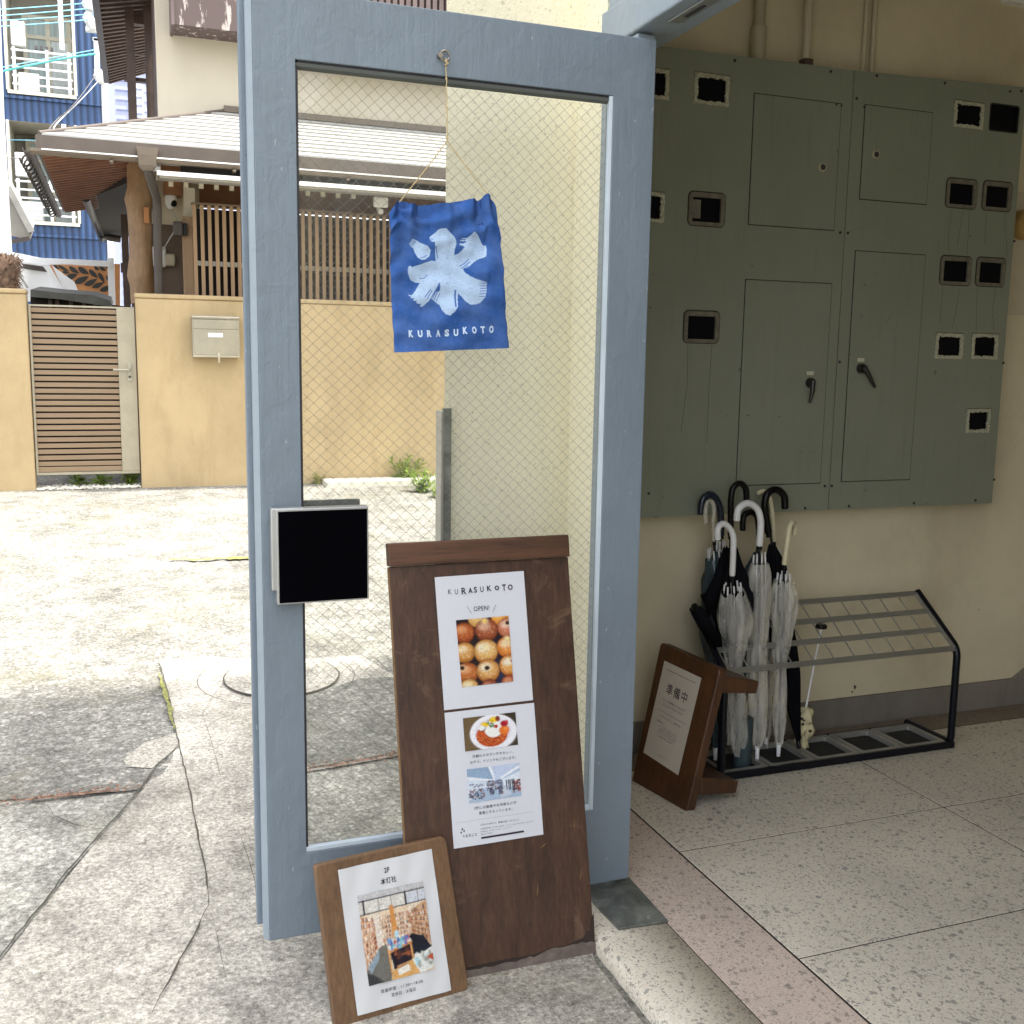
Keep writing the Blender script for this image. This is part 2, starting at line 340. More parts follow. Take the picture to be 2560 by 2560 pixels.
# ------------------------------------------------------------------ mesh helpers
def tag(o, label=None, cat=None, group=None, kind=None):
    if label: o['label'] = label
    if cat: o['category'] = cat
    if group: o['group'] = group
    if kind: o['kind'] = kind
    return o
def thing(name, base, label, cat, group=None):
    o = bpy.data.objects.new(name, None); COL.objects.link(o); o.location = tuple(base); o.empty_display_size = .1
    return tag(o, label, cat, group)
def root_loc(o):
    v = Vector((0, 0, 0))
    while o is not None: v += o.location; o = o.parent
    return v
class MB:
    def __init__(s): s.v = []; s.f = []; s.sm = []
    def add(s, vs, fs, smooth=False):
        k = len(s.v); s.v += [tuple(float(c) for c in v) for v in vs]
        s.f += [tuple(i+k for i in f) for f in fs]; s.sm += [smooth]*len(fs); return s
    def box(s, x0, x1, y0, y1, z0, z1):
        x0, x1 = sorted((x0, x1)); y0, y1 = sorted((y0, y1)); z0, z1 = sorted((z0, z1))
        return s.add([(x, y, z) for x in (x0, x1) for y in (y0, y1) for z in (z0, z1)],
                     [(0, 1, 3, 2), (4, 6, 7, 5), (0, 4, 5, 1), (2, 3, 7, 6), (0, 2, 6, 4), (1, 5, 7, 3)])
    def hexa(s, a, b):                       # two quads (same winding), a in front
        a = [np.array(q, float) for q in a]; b = [np.array(q, float) for q in b]
        return s.add(a+b, [(0, 1, 2, 3), (7, 6, 5, 4), (0, 4, 5, 1), (1, 5, 6, 2), (2, 6, 7, 3), (3, 7, 4, 0)])
    def slab(s, quad, off):
        off = np.array(off, float); return s.hexa(quad, [np.array(q, float)+off for q in quad])
    def bar(s, p, q, w, h, up=(0, 0, 1)):
        p = np.array(p, float); q = np.array(q, float); d = q-p; d /= np.linalg.norm(d)
        r = np.cross(d, up); r /= np.linalg.norm(r); u = np.cross(r, d)
        c = [(-w/2, -h/2), (w/2, -h/2), (w/2, h/2), (-w/2, h/2)]
        return s.hexa([p+r*a+u*b for a, b in c], [q+r*a+u*b for a, b in c])
    def tube(s, pts, r, n=10, cap=True, smooth=True):
        pts = [np.array(p, float) for p in pts]; m = len(pts)
        rs = r if hasattr(r, '__len__') else [r]*m
        T = []
        for i in range(m):
            d = pts[min(i+1, m-1)]-pts[max(i-1, 0)]; T.append(d/(np.linalg.norm(d)+1e-12))
        a = np.array([0, 0, 1.]) if abs(T[0][2]) < .9 else np.array([1., 0, 0])
        nrm = np.cross(T[0], a); nrm /= np.linalg.norm(nrm); vs = []
        for i in range(m):
            nrm = nrm - T[i]*(nrm@T[i]); nrm /= np.linalg.norm(nrm)+1e-12; b = np.cross(T[i], nrm)
            for k in range(n):
                t = 2*math.pi*k/n; vs.append(pts[i]+rs[i]*(math.cos(t)*nrm+math.sin(t)*b))
        fs = [(i*n+k, i*n+(k+1) % n, (i+1)*n+(k+1) % n, (i+1)*n+k) for i in range(m-1) for k in range(n)]
        s.add(vs, fs, smooth)
        if cap: s.add(vs[:n], [tuple(reversed(range(n)))]); s.add(vs[-n:], [tuple(range(n))])
        return s
    def loft(s, rings, smooth=True, cap=True):
        n = len(rings[0]); vs = [v for r in rings for v in r]
        s.add(vs, [(i*n+k, i*n+(k+1) % n, (i+1)*n+(k+1) % n, (i+1)*n+k) for i in range(len(rings)-1) for k in range(n)], smooth)
        if cap: s.add(rings[0], [tuple(reversed(range(n)))]); s.add(rings[-1], [tuple(range(n))])
        return s
    def cyl(s, p, q, r, n=20): return s.tube([p, q], r, n)
    def prism(s, pts, off):
        n = len(pts); a = [np.array(p, float) for p in pts]; off = np.array(off, float)
        s.add(a+[p+off for p in a], [tuple(range(n)), tuple(reversed(range(n, 2*n)))]+[(k, k+n, (k+1) % n+n, (k+1) % n) for k in range(n)]); return s
    def build(s, name, mat, parent=None, bevel=0, seg=2, wn=False):
        me = bpy.data.meshes.new(name); base = root_loc(parent)
        me.from_pydata([tuple(Vector(v)-base) for v in s.v], [], s.f); me.validate()
        if len(me.polygons) == len(s.sm): me.polygons.foreach_set('use_smooth', s.sm)
        bm = bmesh.new(); bm.from_mesh(me); bmesh.ops.recalc_face_normals(bm, faces=bm.faces); bm.to_mesh(me); bm.free()
        mats = mat if isinstance(mat, (list, tuple)) else [mat]
        for q in mats: me.materials.append(MT[q] if isinstance(q, str) else q)
        o = bpy.data.objects.new(name, me); COL.objects.link(o); o.parent = parent
        if bevel:
            b = o.modifiers.new('bevel', 'BEVEL'); b.width = bevel; b.segments = seg; b.limit_method = 'ANGLE'; b.angle_limit = rad(40)
        return o

def text2d(s, size=1., spacing=1., bold=0.):
    cu = bpy.data.curves.new('t', 'FONT'); cu.body = s; cu.size = size; cu.space_character = spacing; cu.resolution_u = 3
    cu.offset = bold; cu.align_x = 'CENTER'
    ob = bpy.data.objects.new('t', cu); COL.objects.link(ob); bpy.context.view_layer.update()
    dg = bpy.context.evaluated_depsgraph_get(); me = bpy.data.meshes.new_from_object(ob.evaluated_get(dg))
    vs = np.array([v.co[:2] for v in me.vertices]) if len(me.vertices) else np.zeros((0, 2)); fs = [tuple(p.vertices) for p in me.polygons]
    bpy.data.objects.remove(ob); bpy.data.curves.remove(cu); bpy.data.meshes.remove(me)
    return vs, fs
def put_text(mb, s, fmap, cx, cy, wid, hgt, spacing=1., bold=0.):
    """fit text into a box of wid x hgt centred at (cx,cy) (y up) of the surface fmap"""
    vs, fs = text2d(s, 1., spacing, bold)
    if not len(vs): return
    a = vs.min(0); b = vs.max(0); c = (a+b)/2; e = np.maximum(b-a, 1e-6)
    q = (vs-c)/e*np.array([wid, hgt])+np.array([cx, cy])
    mb.add([fmap(x, y) for x, y in q], fs)

# little raster canvas, later laid on a grid as colours of the print
class Canvas:
    def __init__(s, w, h, bg):
        s.w, s.h = w, h; s.a = np.zeros((h, w, 3)); s.a[:] = srgb(*bg)
        s.Y, s.X = np.mgrid[0:h, 0:w]; s.X = (s.X+.5)/w; s.Y = (s.Y+.5)/h
    def put(s, m, c, al=1.):
        c = np.array(srgb(*c)) if not isinstance(c, np.ndarray) else c
        m = (m*al)[..., None]; s.a = s.a*(1-m)+c*m
    def ell(s, x, y, rx, ry, c, al=1., soft=.12, rot=0):
        dx, dy = s.X-x, s.Y-y; ca, sa = math.cos(rot), math.sin(rot)
        d = np.hypot((dx*ca+dy*sa)/rx, (-dx*sa+dy*ca)/ry); s.put(np.clip((1-d)/soft+.5, 0, 1), c, al)
    def inside(s, pts):
        m = np.zeros_like(s.X, bool); n = len(pts)
        for i in range(n):
            x1, y1 = pts[i]; x2, y2 = pts[(i+1) % n]
            if y1 == y2: continue
            c = ((y1 > s.Y) != (y2 > s.Y)) & (s.X < (x2-x1)*(s.Y-y1)/(y2-y1)+x1); m ^= c
        return m
    def poly(s, pts, c, al=1.): s.put(s.inside(pts).astype(float), c, al)
    def seg(s, x1, y1, x2, y2, w, c, al=1.):
        asp = s.h/s.w; dx, dy = x2-x1, (y2-y1)*asp; L = dx*dx+dy*dy+1e-12
        t = np.clip(((s.X-x1)*dx+(s.Y-y1)*asp*dy)/L, 0, 1); d = np.hypot(s.X-x1-t*dx, (s.Y-y1)*asp-t*dy)
        s.put(np.clip((w/2-d)*s.w+.5, 0, 1), c, al)
    def blur(s, n=1):
        for _ in range(n):
            p = np.pad(s.a, ((1, 1), (1, 1), (0, 0)), 'edge'); h, w = s.h, s.w
            s.a = (p[1:-1, 1:-1]*4+2*(p[:-2, 1:-1]+p[2:, 1:-1]+p[1:-1, :-2]+p[1:-1, 2:])+p[:-2, :-2]+p[:-2, 2:]+p[2:, :-2]+p[2:, 2:])/16
        s.a *= .84
    def noise(s, amt, mask=None):
        n = 1+RNG.normal(0, amt, (s.h, s.w, 1)); s.a = np.clip(s.a*(n if mask is None else 1+(n-1)*mask[..., None]), 0, 1)
def lay(canvas, fmap, x0, x1, y0, y1, name, parent, mat='photo'):
    """grid mesh: canvas over the surface rectangle; y up"""
    w, h = canvas.w, canvas.h; me = bpy.data.meshes.new(name); base = np.array(root_loc(parent))
    vs = [np.array(fmap(x0+(x1-x0)*i/w, y1-(y1-y0)*j/h))-base for j in range(h+1) for i in range(w+1)]
    fs = [(j*(w+1)+i, (j+1)*(w+1)+i, (j+1)*(w+1)+i+1, j*(w+1)+i+1) for j in range(h) for i in range(w)]
    me.from_pydata([tuple(v) for v in vs], [], fs); ca = me.color_attributes.new('Col', 'FLOAT_COLOR', 'CORNER')
    c = np.repeat(np.concatenate([canvas.a.reshape(-1, 3), np.ones((w*h, 1))], 1), 4, axis=0).astype(np.float32)
    ca.data.foreach_set('color', c.ravel()); me.polygons.foreach_set('use_smooth', [True]*len(fs))
    me.materials.append(MT[mat]); o = bpy.data.objects.new(name, me); COL.objects.link(o); o.parent = parent; return o

# ================================================================== GROUND
def grid_sheet(name, xs, ys, zf, mat, parent=None):
    mb = MB(); vs = [(x, y, zf(x, y)) for y in ys for x in xs]; n = len(xs)
    mb.add(vs, [(j*n+i, j*n+i+1, (j+1)*n+i+1, (j+1)*n+i) for j in range(len(ys)-1) for i in range(n-1)], True)
    return mb.build(name, mat, parent)
def zy(x, y): return gz(y)
ys = [-80, -30, -10, -4, 0, 2, 2.6]+[2.6+.2*i for i in range(1, 33)]+[9.2, 10, 14, 30, 100, 300]
xs = [-300, -100, -30, -10, -4, -2, 0, 2, 4, 10, 30, 100, 300]
yard = tag(grid_sheet('yard_ground', xs, ys, zy, 'yard'), 'sunlit washed aggregate concrete yard outside the door', 'ground', kind='structure')

def drape(pts, lift, n=1):
    return [(p[0], p[1], gz(p[1])+lift) for p in pts]
def strip(mb, pix, wpx, lift=.005, jit=.35, step=.03):
    pts = [ong(*q)[:2] for q in pix]; out = []
    for a, b in zip(pts[:-1], pts[1:]):
        L = np.linalg.norm(b-a); k = max(2, int(L/step))
        out += [a+(b-a)*i/k for i in range(k)]
    out.append(pts[-1]); m = len(out); L = []; R = []
    for i, p in enumerate(out):
        d = out[min(i+1, m-1)]-out[max(i-1, 0)]; d = d/(np.linalg.norm(d)+1e-9); nn = np.array([-d[1], d[0]])
        w = (wpx/2)*(.6+random.random()*jit*2)*(1 if 2 < i < m-3 else .4); c = p+nn*random.uniform(-.4, .4)*wpx*(1 if jit > .2 else 0)
        L.append(c+nn*w); R.append(c-nn*w)
    k = len(mb.v); mb.v += [(p[0], p[1], gz(p[1])+lift) for p in L]+[(p[0], p[1], gz(p[1])+lift) for p in R]
    for i in range(m-1): mb.f.append((k+i, k+m+i, k+m+i+1, k+i+1)); mb.sm.append(False)
def sheet_from_pixels(name, pix, lift, mat, parent):
    """a thin laid sheet of concrete, cut into short rows so that it follows the slope"""
    pts = [ong(*q)[:2] for q in pix]; bm = bmesh.new(); vs = [bm.verts.new((p[0], p[1], 0)) for p in pts]; bm.faces.new(vs)
    y0 = min(p[1] for p in pts); y1 = max(p[1] for p in pts); y = math.ceil(y0/.25)*.25
    while y < y1:
        bmesh.ops.bisect_plane(bm, geom=bm.verts[:]+bm.edges[:]+bm.faces[:], plane_co=(0, y, 0), plane_no=(0, 1, 0)); y += .25
    bmesh.ops.triangulate(bm, faces=bm.faces[:])
    for v in bm.verts: v.co.z = gz(v.co.y)+lift
    for f in bm.faces:
        if f.normal.z < 0: f.normal_flip()
    me = bpy.data.meshes.new(name); bm.to_mesh(me); bm.free(); me.materials.append(MT[mat])
    o = bpy.data.objects.new(name, me); COL.objects.link(o); o.parent = parent; return o
s7 = lambda x, y: (x*.7042, 1200+y*.7042)
apron = sheet_from_pixels('cement_apron', [s7(-60, 1790), s7(160, 1510), s7(370, 1255), s7(500, 1110), s7(560, 1020), s7(632, 950), s7(612, 830), s7(580, 690), s7(562, 645),
        s7(720, 628), s7(890, 640), (760, 1650), (900, 1640), (1000, 1700), (1010, 1890), (770, 1932), (640, 1990), (700, 2200), (900, 2300), (1250, 2250), (1440, 2260), (1489, 2412), (1657, 2625), (1800, 2900), (400, 3300), (-500, 3100)], .004, 'apron', yard)
sheet_from_pixels('shade_patch', [(755, 1750), (900, 1700), (1150, 1690), (1200, 1850), (1000, 1885), (770, 1925)], .008, 'patch', yard)  # darker sheet painting the shade behind the glass
sheet_from_pixels('shade_patch', [(-60, 1860), (120, 1838), (300, 1838), (440, 1850), (430, 1905), (380, 1975), (-60, 2008)], .004, 'patch', yard)  # darker sheet painting the band of shade at the left
sheet_from_pixels('smooth_patch', [(308, 1905), (360, 1862), (440, 1838), (446, 1870), (380, 1926), (318, 1922)], .008, 'patch2', yard)
sheet_from_pixels('lightened_near_slab', [(-60, 2010), (120, 2002), (240, 1992), (340, 1984), s7(500, 1110), s7(440, 1182), s7(370, 1257), s7(240, 1402), s7(160, 1512), s7(60, 1632), s7(-60, 1792)], .003, 'patch3', yard)  # slab nearer than the joint, lightened in colour to offset the building's shade
sheet_from_pixels('lightened_near_slab', [(770, 1936), (1010, 1894), (1250, 1850), (1250, 2248), (900, 2298), (700, 2198), (642, 1992)], .003, 'patch3', yard)  # same lightened colour behind the lower glass
mb = MB()
for pix, wd in (([s7(-60, 1790), s7(60, 1630), s7(160, 1510), s7(240, 1400), s7(370, 1255), s7(440, 1180), s7(500, 1105), s7(560, 1025), s7(632, 955)], .011),
    ([s7(560, 640), s7(580, 700), s7(605, 800), s7(625, 900), s7(650, 1010), s7(675, 1120), s7(700, 1260), s7(730, 1400), s7(742, 1520)], .008),
    ([s7(742, 1520), s7(690, 1630), s7(640, 1720), s7(575, 1840), s7(540, 1910)], .009),
    ([s7(170, 1170), s7(190, 1205), s7(260, 1235), s7(370, 1255)], .009),
    ([s7(840, 1240), s7(880, 1350), s7(905, 1440), s7(915, 1560)], .005), ([s7(755, 1560), s7(780, 1680), s7(805, 1800)], .005),
    ([s7(720, 840), s7(745, 920), s7(770, 1010), s7(790, 1090)], .005), ([s7(720, 840), s7(760, 770), s7(800, 730), s7(840, 700)], .006),
    ([s7(580, 648), s7(660, 630), s7(720, 632), s7(890, 640)], .005), ([s7(0, 325), s7(120, 322), s7(240, 316)], .012),
    ([(0, 2012), (120, 2000), (240, 1988), (352, 1978)], .014), ([(770, 1930), (880, 1915), (1000, 1895)], .012),
    ([s7(360, 1548), s7(385, 1535), s7(430, 1533)], .006)):
    strip(mb, pix, wd*(.55 if wd > .0065 else .3), .0125)
mb.build('crack', 'crack', yard)
mb = MB(); strip(mb, [(0, 2016), (120, 2004), (240, 1990), (355, 1975)], .009, .014, .8); strip(mb, [(768, 1932), (880, 1916), (1000, 1893)], .013, .014, .6)
mb.build('leaf_litter_line', 'leaflitter', yard)
mb = MB(); strip(mb, [(425, 1402), (500, 1404), (560, 1400), (640, 1398), (760, 1400)], .03, .012, .9); strip(mb, [(398, 1690), (408, 1720), (425, 1780), (436, 1830)], .010, .013, .9)
mb.build('moss_line', 'moss', yard)
# loose leaves and grit caught along the joint
mb = MB()
for _ in range(170):
    t = random.random(); px, py = ((0+355*t, 2016-41*t) if random.random() < .55 else (768+260*t, 1932-42*t))
    p = ong(px+random.gauss(0, 6), py+random.gauss(0, 5)); a = random.uniform(0, 6.28); L = random.uniform(.004, .010); zz = p[2]+.016
    c, s = math.cos(a)*L, math.sin(a)*L; mb.add([(p[0]-c, p[1]-s, zz), (p[0]+s*.5, p[1]-c*.5, zz+.006), (p[0]+c, p[1]+s, zz+.002), (p[0]-s*.5, p[1]+c*.5, zz+.004)], [(0, 1, 2, 3)])
tag(mb.build('dry_leaves', 'leaflitter'), 'reddish dry leaf litter caught in the concrete joint', 'leaf litter', kind='stuff')

# manhole cover
c = ong(705, 1697); Rm = .232
t = thing('manhole_cover', (c[0], c[1], gz(c[1])), 'round concrete manhole cover set in the yard behind the glazed door', 'manhole')
def disc(mb, cx, cy, r0, r1, lift, n=64):
    vs = [];
    for k in range(n):
        a = 2*math.pi*k/n
        for r in (r0, r1): x, y = cx+r*math.cos(a), cy+r*math.sin(a); vs.append((x, y, gz(y)+lift))
    mb.add(vs, [(2*k, 2*k+1, (2*k+3) % (2*n), (2*k+2) % (2*n)) for k in range(n)])
mb = MB(); disc(mb, c[0], c[1], .0001, Rm, .014); mb.build('lid', 'apron', t)
mb = MB(); disc(mb, c[0], c[1], Rm, Rm+.006, .013); disc(mb, c[0]-.02, c[1], Rm+.085, Rm+.088, .013); mb.build('rim', 'crack', t)

# ================================================================== LOBBY FLOOR (one step up)
mb = MB(); mb.box(1.03, 7, -5, 3.09, -.05, .0990); floor = tag(mb.build('lobby_floor', 'joint'), 'polished terrazzo floor of the entrance lobby', 'floor', kind='structure')
def kerb():
    mb = MB(); rings = []; ysn = np.arange(-4.9, 3.0, .03); rnd = random.Random(3)
    for y in ysn:
        j = rnd.uniform(-.0015, .0015); rings.append([(1.0+j, y, -.02), (.998+j, y, .086+rnd.uniform(-.003, .002)), (1.005+j+rnd.uniform(0, .004), y, .094+rnd.uniform(-.004, .002)), (1.024, y, .1), (1.1885, y, .1), (1.187, y, -.02)])
    mb.loft(rings, True); o = mb.build('kerb_strip', 'terr', floor); return o
kerb()
mb = MB()
for y0, y1 in ((-4.9, -2.5), (-2.5, .35), (.354, 3.09)): mb.box(1.192, 1.400, y0, y1-.004, .02, .1)
mb.build('pink_border_strip', 'terr_pink', floor, .0012, 1)
mb = MB(); yj = [2.952]+[2.387-.5535*k for k in range(0, 13)]
for i in range(6):
    for k in range(len(yj)-1):
        x0 = 1.406+i*.9345; mb.box(x0, x0+.9300, yj[k+1]+.0018, yj[k]-.0018, .02, .1)
mb.build('terrazzo_tiles', 'terr', floor, .0012, 1)
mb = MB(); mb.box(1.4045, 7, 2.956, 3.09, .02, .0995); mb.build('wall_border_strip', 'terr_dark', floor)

# ================================================================== ENTRANCE BUILDING
bld = thing('entrance_building', (1.16, 2.67, 0), 'cream roughcast building with a blue-grey framed open doorway and dim lobby', 'building')
CZ = 2.79; WY = 3.095
def part(name, mat, fn, parent=None, bevel=0):
    mb = MB(); fn(mb); return mb.build(name, mat, bld if parent is None else parent, bevel)
part('back_wall', 'int_wall', lambda m: m.box(1.3, 7, WY, WY+.22, .0, CZ+.2))
wm = MB(); pts = [(1.32, WY-.012, .1), (7, WY-.012, .1), (7, WY-.012, .33), (3.52, WY-.012, .33), (3.33, WY-.012, .211), (1.32, WY-.012, .213)]
wm.prism(pts, (0, .012, 0)); wm.build('skirting', 'skirting', bld)
part('ceiling', 'ceiling', lambda m: m.box(1.16, 7, -3.2, WY+.2, CZ, CZ+.25))
part('cornice', 'white', lambda m: m.box(3.0, 7, WY-.03, WY, CZ-.035, CZ-.002))
part('far_wall', 'int_wall', lambda m: m.box(6.0, 6.2, -3.2, WY-.001, .0, CZ-.004))
part('near_wall', 'int_wall', lambda m: m.box(1.33, 5.999, -3.2, -3.0, .0, CZ-.004))
# roughcast pier beside the door; its far side runs back at the slant of the plot
pier = [(.796, 2.67), (1.161, 2.67), (1.161, 2.49), (1.30, 2.49), (1.30, 3.5), (1.12, 3.5)]
wm = MB(); wm.prism([(x, y, .0) for x, y in pier], (0, 0, 6.5)); wm.build('outer_pier', 'ext_wall', bld)
part('upper_storeys', 'ext_wall', lambda m: m.box(1.301, 7.2, -1.2, WY+.4, CZ+.26, 6.6))
part('side_wall', 'ext_wall', lambda m: m.box(1.165, 1.32, -3.2, -2.0, .0, CZ-.004))
# door frame: jambs, head and transom glazing above, along x = 1.16
fr = MB(); fr.box(1.15, 1.198, 2.296, 2.488, .1, 2.218); fr.box(1.163, 1.25, 2.36, 2.486, 2.318, CZ-.004); jamb = fr.build('jamb', 'frame', bld, .004)
fr = MB(); fr.box(1.15, 1.235, -2.0, -1.92, .1, 2.218); fr.build('jamb', 'frame', bld, .004)
fr = MB(); fr.box(1.144, 1.262, -2.0, 2.488, 2.222, 2.314); lint = fr.build('lintel', 'frame', bld, .005)
fr = MB(); fr.box(1.178, 1.21, 2.03, 2.20, 2.2165, 2.2215); fr.build('strike_plate', 'alu', lint, .001)
fr = MB(); fr.box(1.19, 1.199, 2.07, 2.15, 2.2145, 2.2165); fr.build('latch_hole', 'gasket', lint)
fr = MB(); fr.box(1.20, 1.206, -2.0, 2.36, 2.314, CZ-.004); fr.build('transom_pane', 'glass', bld)
fr = MB(); fr.box(1.165, 1.24, 1.55, 1.60, 2.3145, CZ-.004); fr.build('mullion', 'frame', bld, .003)

# corner guard on the pier
t = thing('corner_guard', (.8, 2.66, 0), 'worn grey corner guard strip on the edge of the cream pier seen through the glass', 'corner guard')
mb = MB(); mb.box(.781, .789, 2.650, 2.70, .04, 1.318); mb.build('side_flange', 'alu_dull', t, .002)
mb = MB(); mb.box(.7895, .812, 2.655, 2.669, .04, 1.325); mb.build('front_flange', 'galv', t, .001)
mb = MB(); mb.box(.803, .812, 2.6705, 2.69, 1.0, 1.34); mb.build('inner_strip', 'galv', t, .001)

# ================================================================== THE DOOR
DY = 2.249; door = thing('glazed_door', (1.176, DY, .128), 'open blue-grey painted door with a tall wired glass pane', 'door')
z0, z1 = .128, 2.192; gx0, gx1, gz0, gz1 = .348, 1.070, .331, 2.058
def stile(name, pts):                        # outline seen from above, extruded up
    mb = MB(); mb.prism([(x, y, z0) for x, y in pts], (0, 0, z1-z0)); return mb.build(name, 'door', door, .0035, 3)
mb = MB()
def flat_ring(mb, o, i, y0_, y1_):
    k = len(mb.v); pts = lambda r, y: [(r[0], y, r[2]), (r[1], y, r[2]), (r[1], y, r[3]), (r[0], y, r[3])]
    mb.v += pts(o, y0_)+pts(i, y0_)+pts(o, y1_)+pts(i, y1_)
    for a in range(4):
        c = (a+1) % 4; mb.f += [(k+a, k+c, k+4+c, k+4+a), (k+8+a, k+12+a, k+12+c, k+8+c), (k+a, k+8+a, k+8+c, k+c), (k+4+a, k+4+c, k+12+c, k+12+a)]; mb.sm += [False]*4
flat_ring(mb, (.262, 1.176, z0, z1), (gx0, gx1, gz0, gz1), DY, DY+.04); mb.build('frame', 'door', door, .0025, 3)
mb = MB(); mb.prism([(.2618, DY+.0005, z0), (.2618, DY+.0395, z0), (.250, DY+.032, z0), (.250, DY+.013, z0)], (0, 0, z1-z0)); mb.build('front_edge', 'frame', door, .002)
mb = MB(); mb.box(.2385, .266, DY+.0405, DY+.060, z0+.022, z1); mb.build('meeting_strip', 'door', door, .003)
# glazing beads: dark gasket to the left and top, pale bead to the right and bottom
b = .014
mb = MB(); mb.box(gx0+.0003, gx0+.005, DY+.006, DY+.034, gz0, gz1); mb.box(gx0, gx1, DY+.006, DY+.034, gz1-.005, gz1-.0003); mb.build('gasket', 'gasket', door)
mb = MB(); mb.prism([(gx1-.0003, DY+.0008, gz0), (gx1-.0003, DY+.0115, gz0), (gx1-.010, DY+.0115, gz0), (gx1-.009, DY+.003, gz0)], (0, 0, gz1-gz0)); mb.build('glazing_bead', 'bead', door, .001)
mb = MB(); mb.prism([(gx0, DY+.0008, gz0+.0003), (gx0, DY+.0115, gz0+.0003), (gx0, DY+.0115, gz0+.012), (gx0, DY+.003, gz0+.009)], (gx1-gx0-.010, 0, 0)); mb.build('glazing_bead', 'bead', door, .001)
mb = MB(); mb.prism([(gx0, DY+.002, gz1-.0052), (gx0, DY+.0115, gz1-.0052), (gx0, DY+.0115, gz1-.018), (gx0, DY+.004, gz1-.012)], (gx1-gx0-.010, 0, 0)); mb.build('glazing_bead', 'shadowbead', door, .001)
mb = MB(); mb.box(gx0+.001, gx1-.001, DY+.0125, DY+.0185, gz0+.001, gz1-.001); pane = mb.build('glass_pane', 'glass', door)
mb = MB(); sp = .0255; yw = DY+.0118; x0, x1, za, zb = gx0+.003, gx1-.012, gz0+.01, gz1-.02
def clip(x, z, s):                            # line x + s*z = const clipped to the pane
    pts = []
    for X in (x0, x1):
        Z = z+(X-x)*s
        if za <= Z <= zb: pts.append((X, Z))
    for Z in (za, zb):
        X = x+(Z-z)/s
        if x0 < X < x1: pts.append((X, Z))
    return pts[:2] if len(pts) >= 2 else None
for s in (.93, -.93):
    zz = za-1.
    while zz < zb+1.:
        c = clip(x0, zz, s)
        if c:
            (xa, z_a), (xb, z_b) = c; ww = .00036; d = np.array([xb-xa, z_b-z_a]); d /= np.linalg.norm(d); nx, nz = -d[1]*ww, d[0]*ww
            mb.add([(xa+nx, yw, z_a+nz), (xa-nx, yw, z_a-nz), (xb-nx, yw, z_b-nz), (xb+nx, yw, z_b+nz), (xa, yw-.0005, z_a), (xb, yw-.0005, z_b)], [(0, 1, 2, 3), (0, 4, 5, 3), (1, 4, 5, 2)])
        zz += sp*1.0
mb.build('wire_mesh', 'wire', pane)
# push plates, front and back
a0, b0 = P(690, 1275, DY-.035), P(922, 1493, DY-.035); px0, px1, pz0, pz1 = a0[0], b0[0], b0[2]-.004, a0[2]+.001
pp = MB(); pp.box(px0, px1, DY-.036, DY-.001, pz0, pz1); pl = pp.build('push_plate', 'alu', door, .0015)
pp = MB(); pp.box(px0+.004, px1-.0035, DY-.0385, DY-.0362, pz0+.0035, pz1-.005); pp.build('plate_face', 'black_acrylic', pl, .0008)
pp = MB(); pp.box(px0-.010, px0+.06, DY-.030, DY-.0012, pz0+.03, pz1+.0015); pp.build('plate_bracket', 'alu', pl, .002)
a1, b1 = P(762, 1250, DY+.075), P(899, 1490, DY+.075)
pp = MB(); pp.box(.29, b1[0], DY+.066, DY+.075, b1[2], a1[2]); pp.box(.29, .36, DY+.0405, DY+.066, b1[2]+.02, a1[2]-.02); pp.build('push_plate', 'galv', door, .001)
# screw eye for the banner
hk = P(1112, 140, DY-.006)
mb = MB(); mb.tube([(hk[0]+.0105*math.cos(a), DY-.008, hk[2]+.0105*math.sin(a)) for a in np.linspace(.3, 6.0, 22)], .0022, 8)
mb.cyl((hk[0]-.011, DY-.012, hk[2]), (hk[0]-.011, DY+.002, hk[2]), .006, 16); mb.build('screw_eye', 'hook', door)

# ================================================================== BANNER
ban = thing('cloth_banner', (hk[0], DY-.014, hk[2]), 'blue cotton cloth banner with a pale brush character hanging in front of the glass', 'banner')
g8 = lambda x, y: P(940+x*.2277, 460+y*.2277, DY-.016)
topc = [(128, 330), (160, 262), (205, 205), (250, 178), (300, 205), (340, 238), (390, 226), (450, 240), (520, 236), (600, 228), (700, 216), (790, 214), (870, 195), (960, 182), (1050, 174), (1120, 184), (1150, 178), (1165, 135), (1190, 113), (1240, 150), (1290, 192), (1320, 240), (1337, 345)]
tx = np.array([q[0] for q in topc]); ty = np.array([q[1] for q in topc])
def cloth_xy(s, t):
    x_top = 128+s*1209; yt = np.interp(x_top, tx, ty); xl = 130+70*t; xr = 1337+125*t; x = xl+(xr-xl)*s+ (0 if t > .2 else 0)
    yb = 1850-48*s; return x, yt+(yb-yt)*t
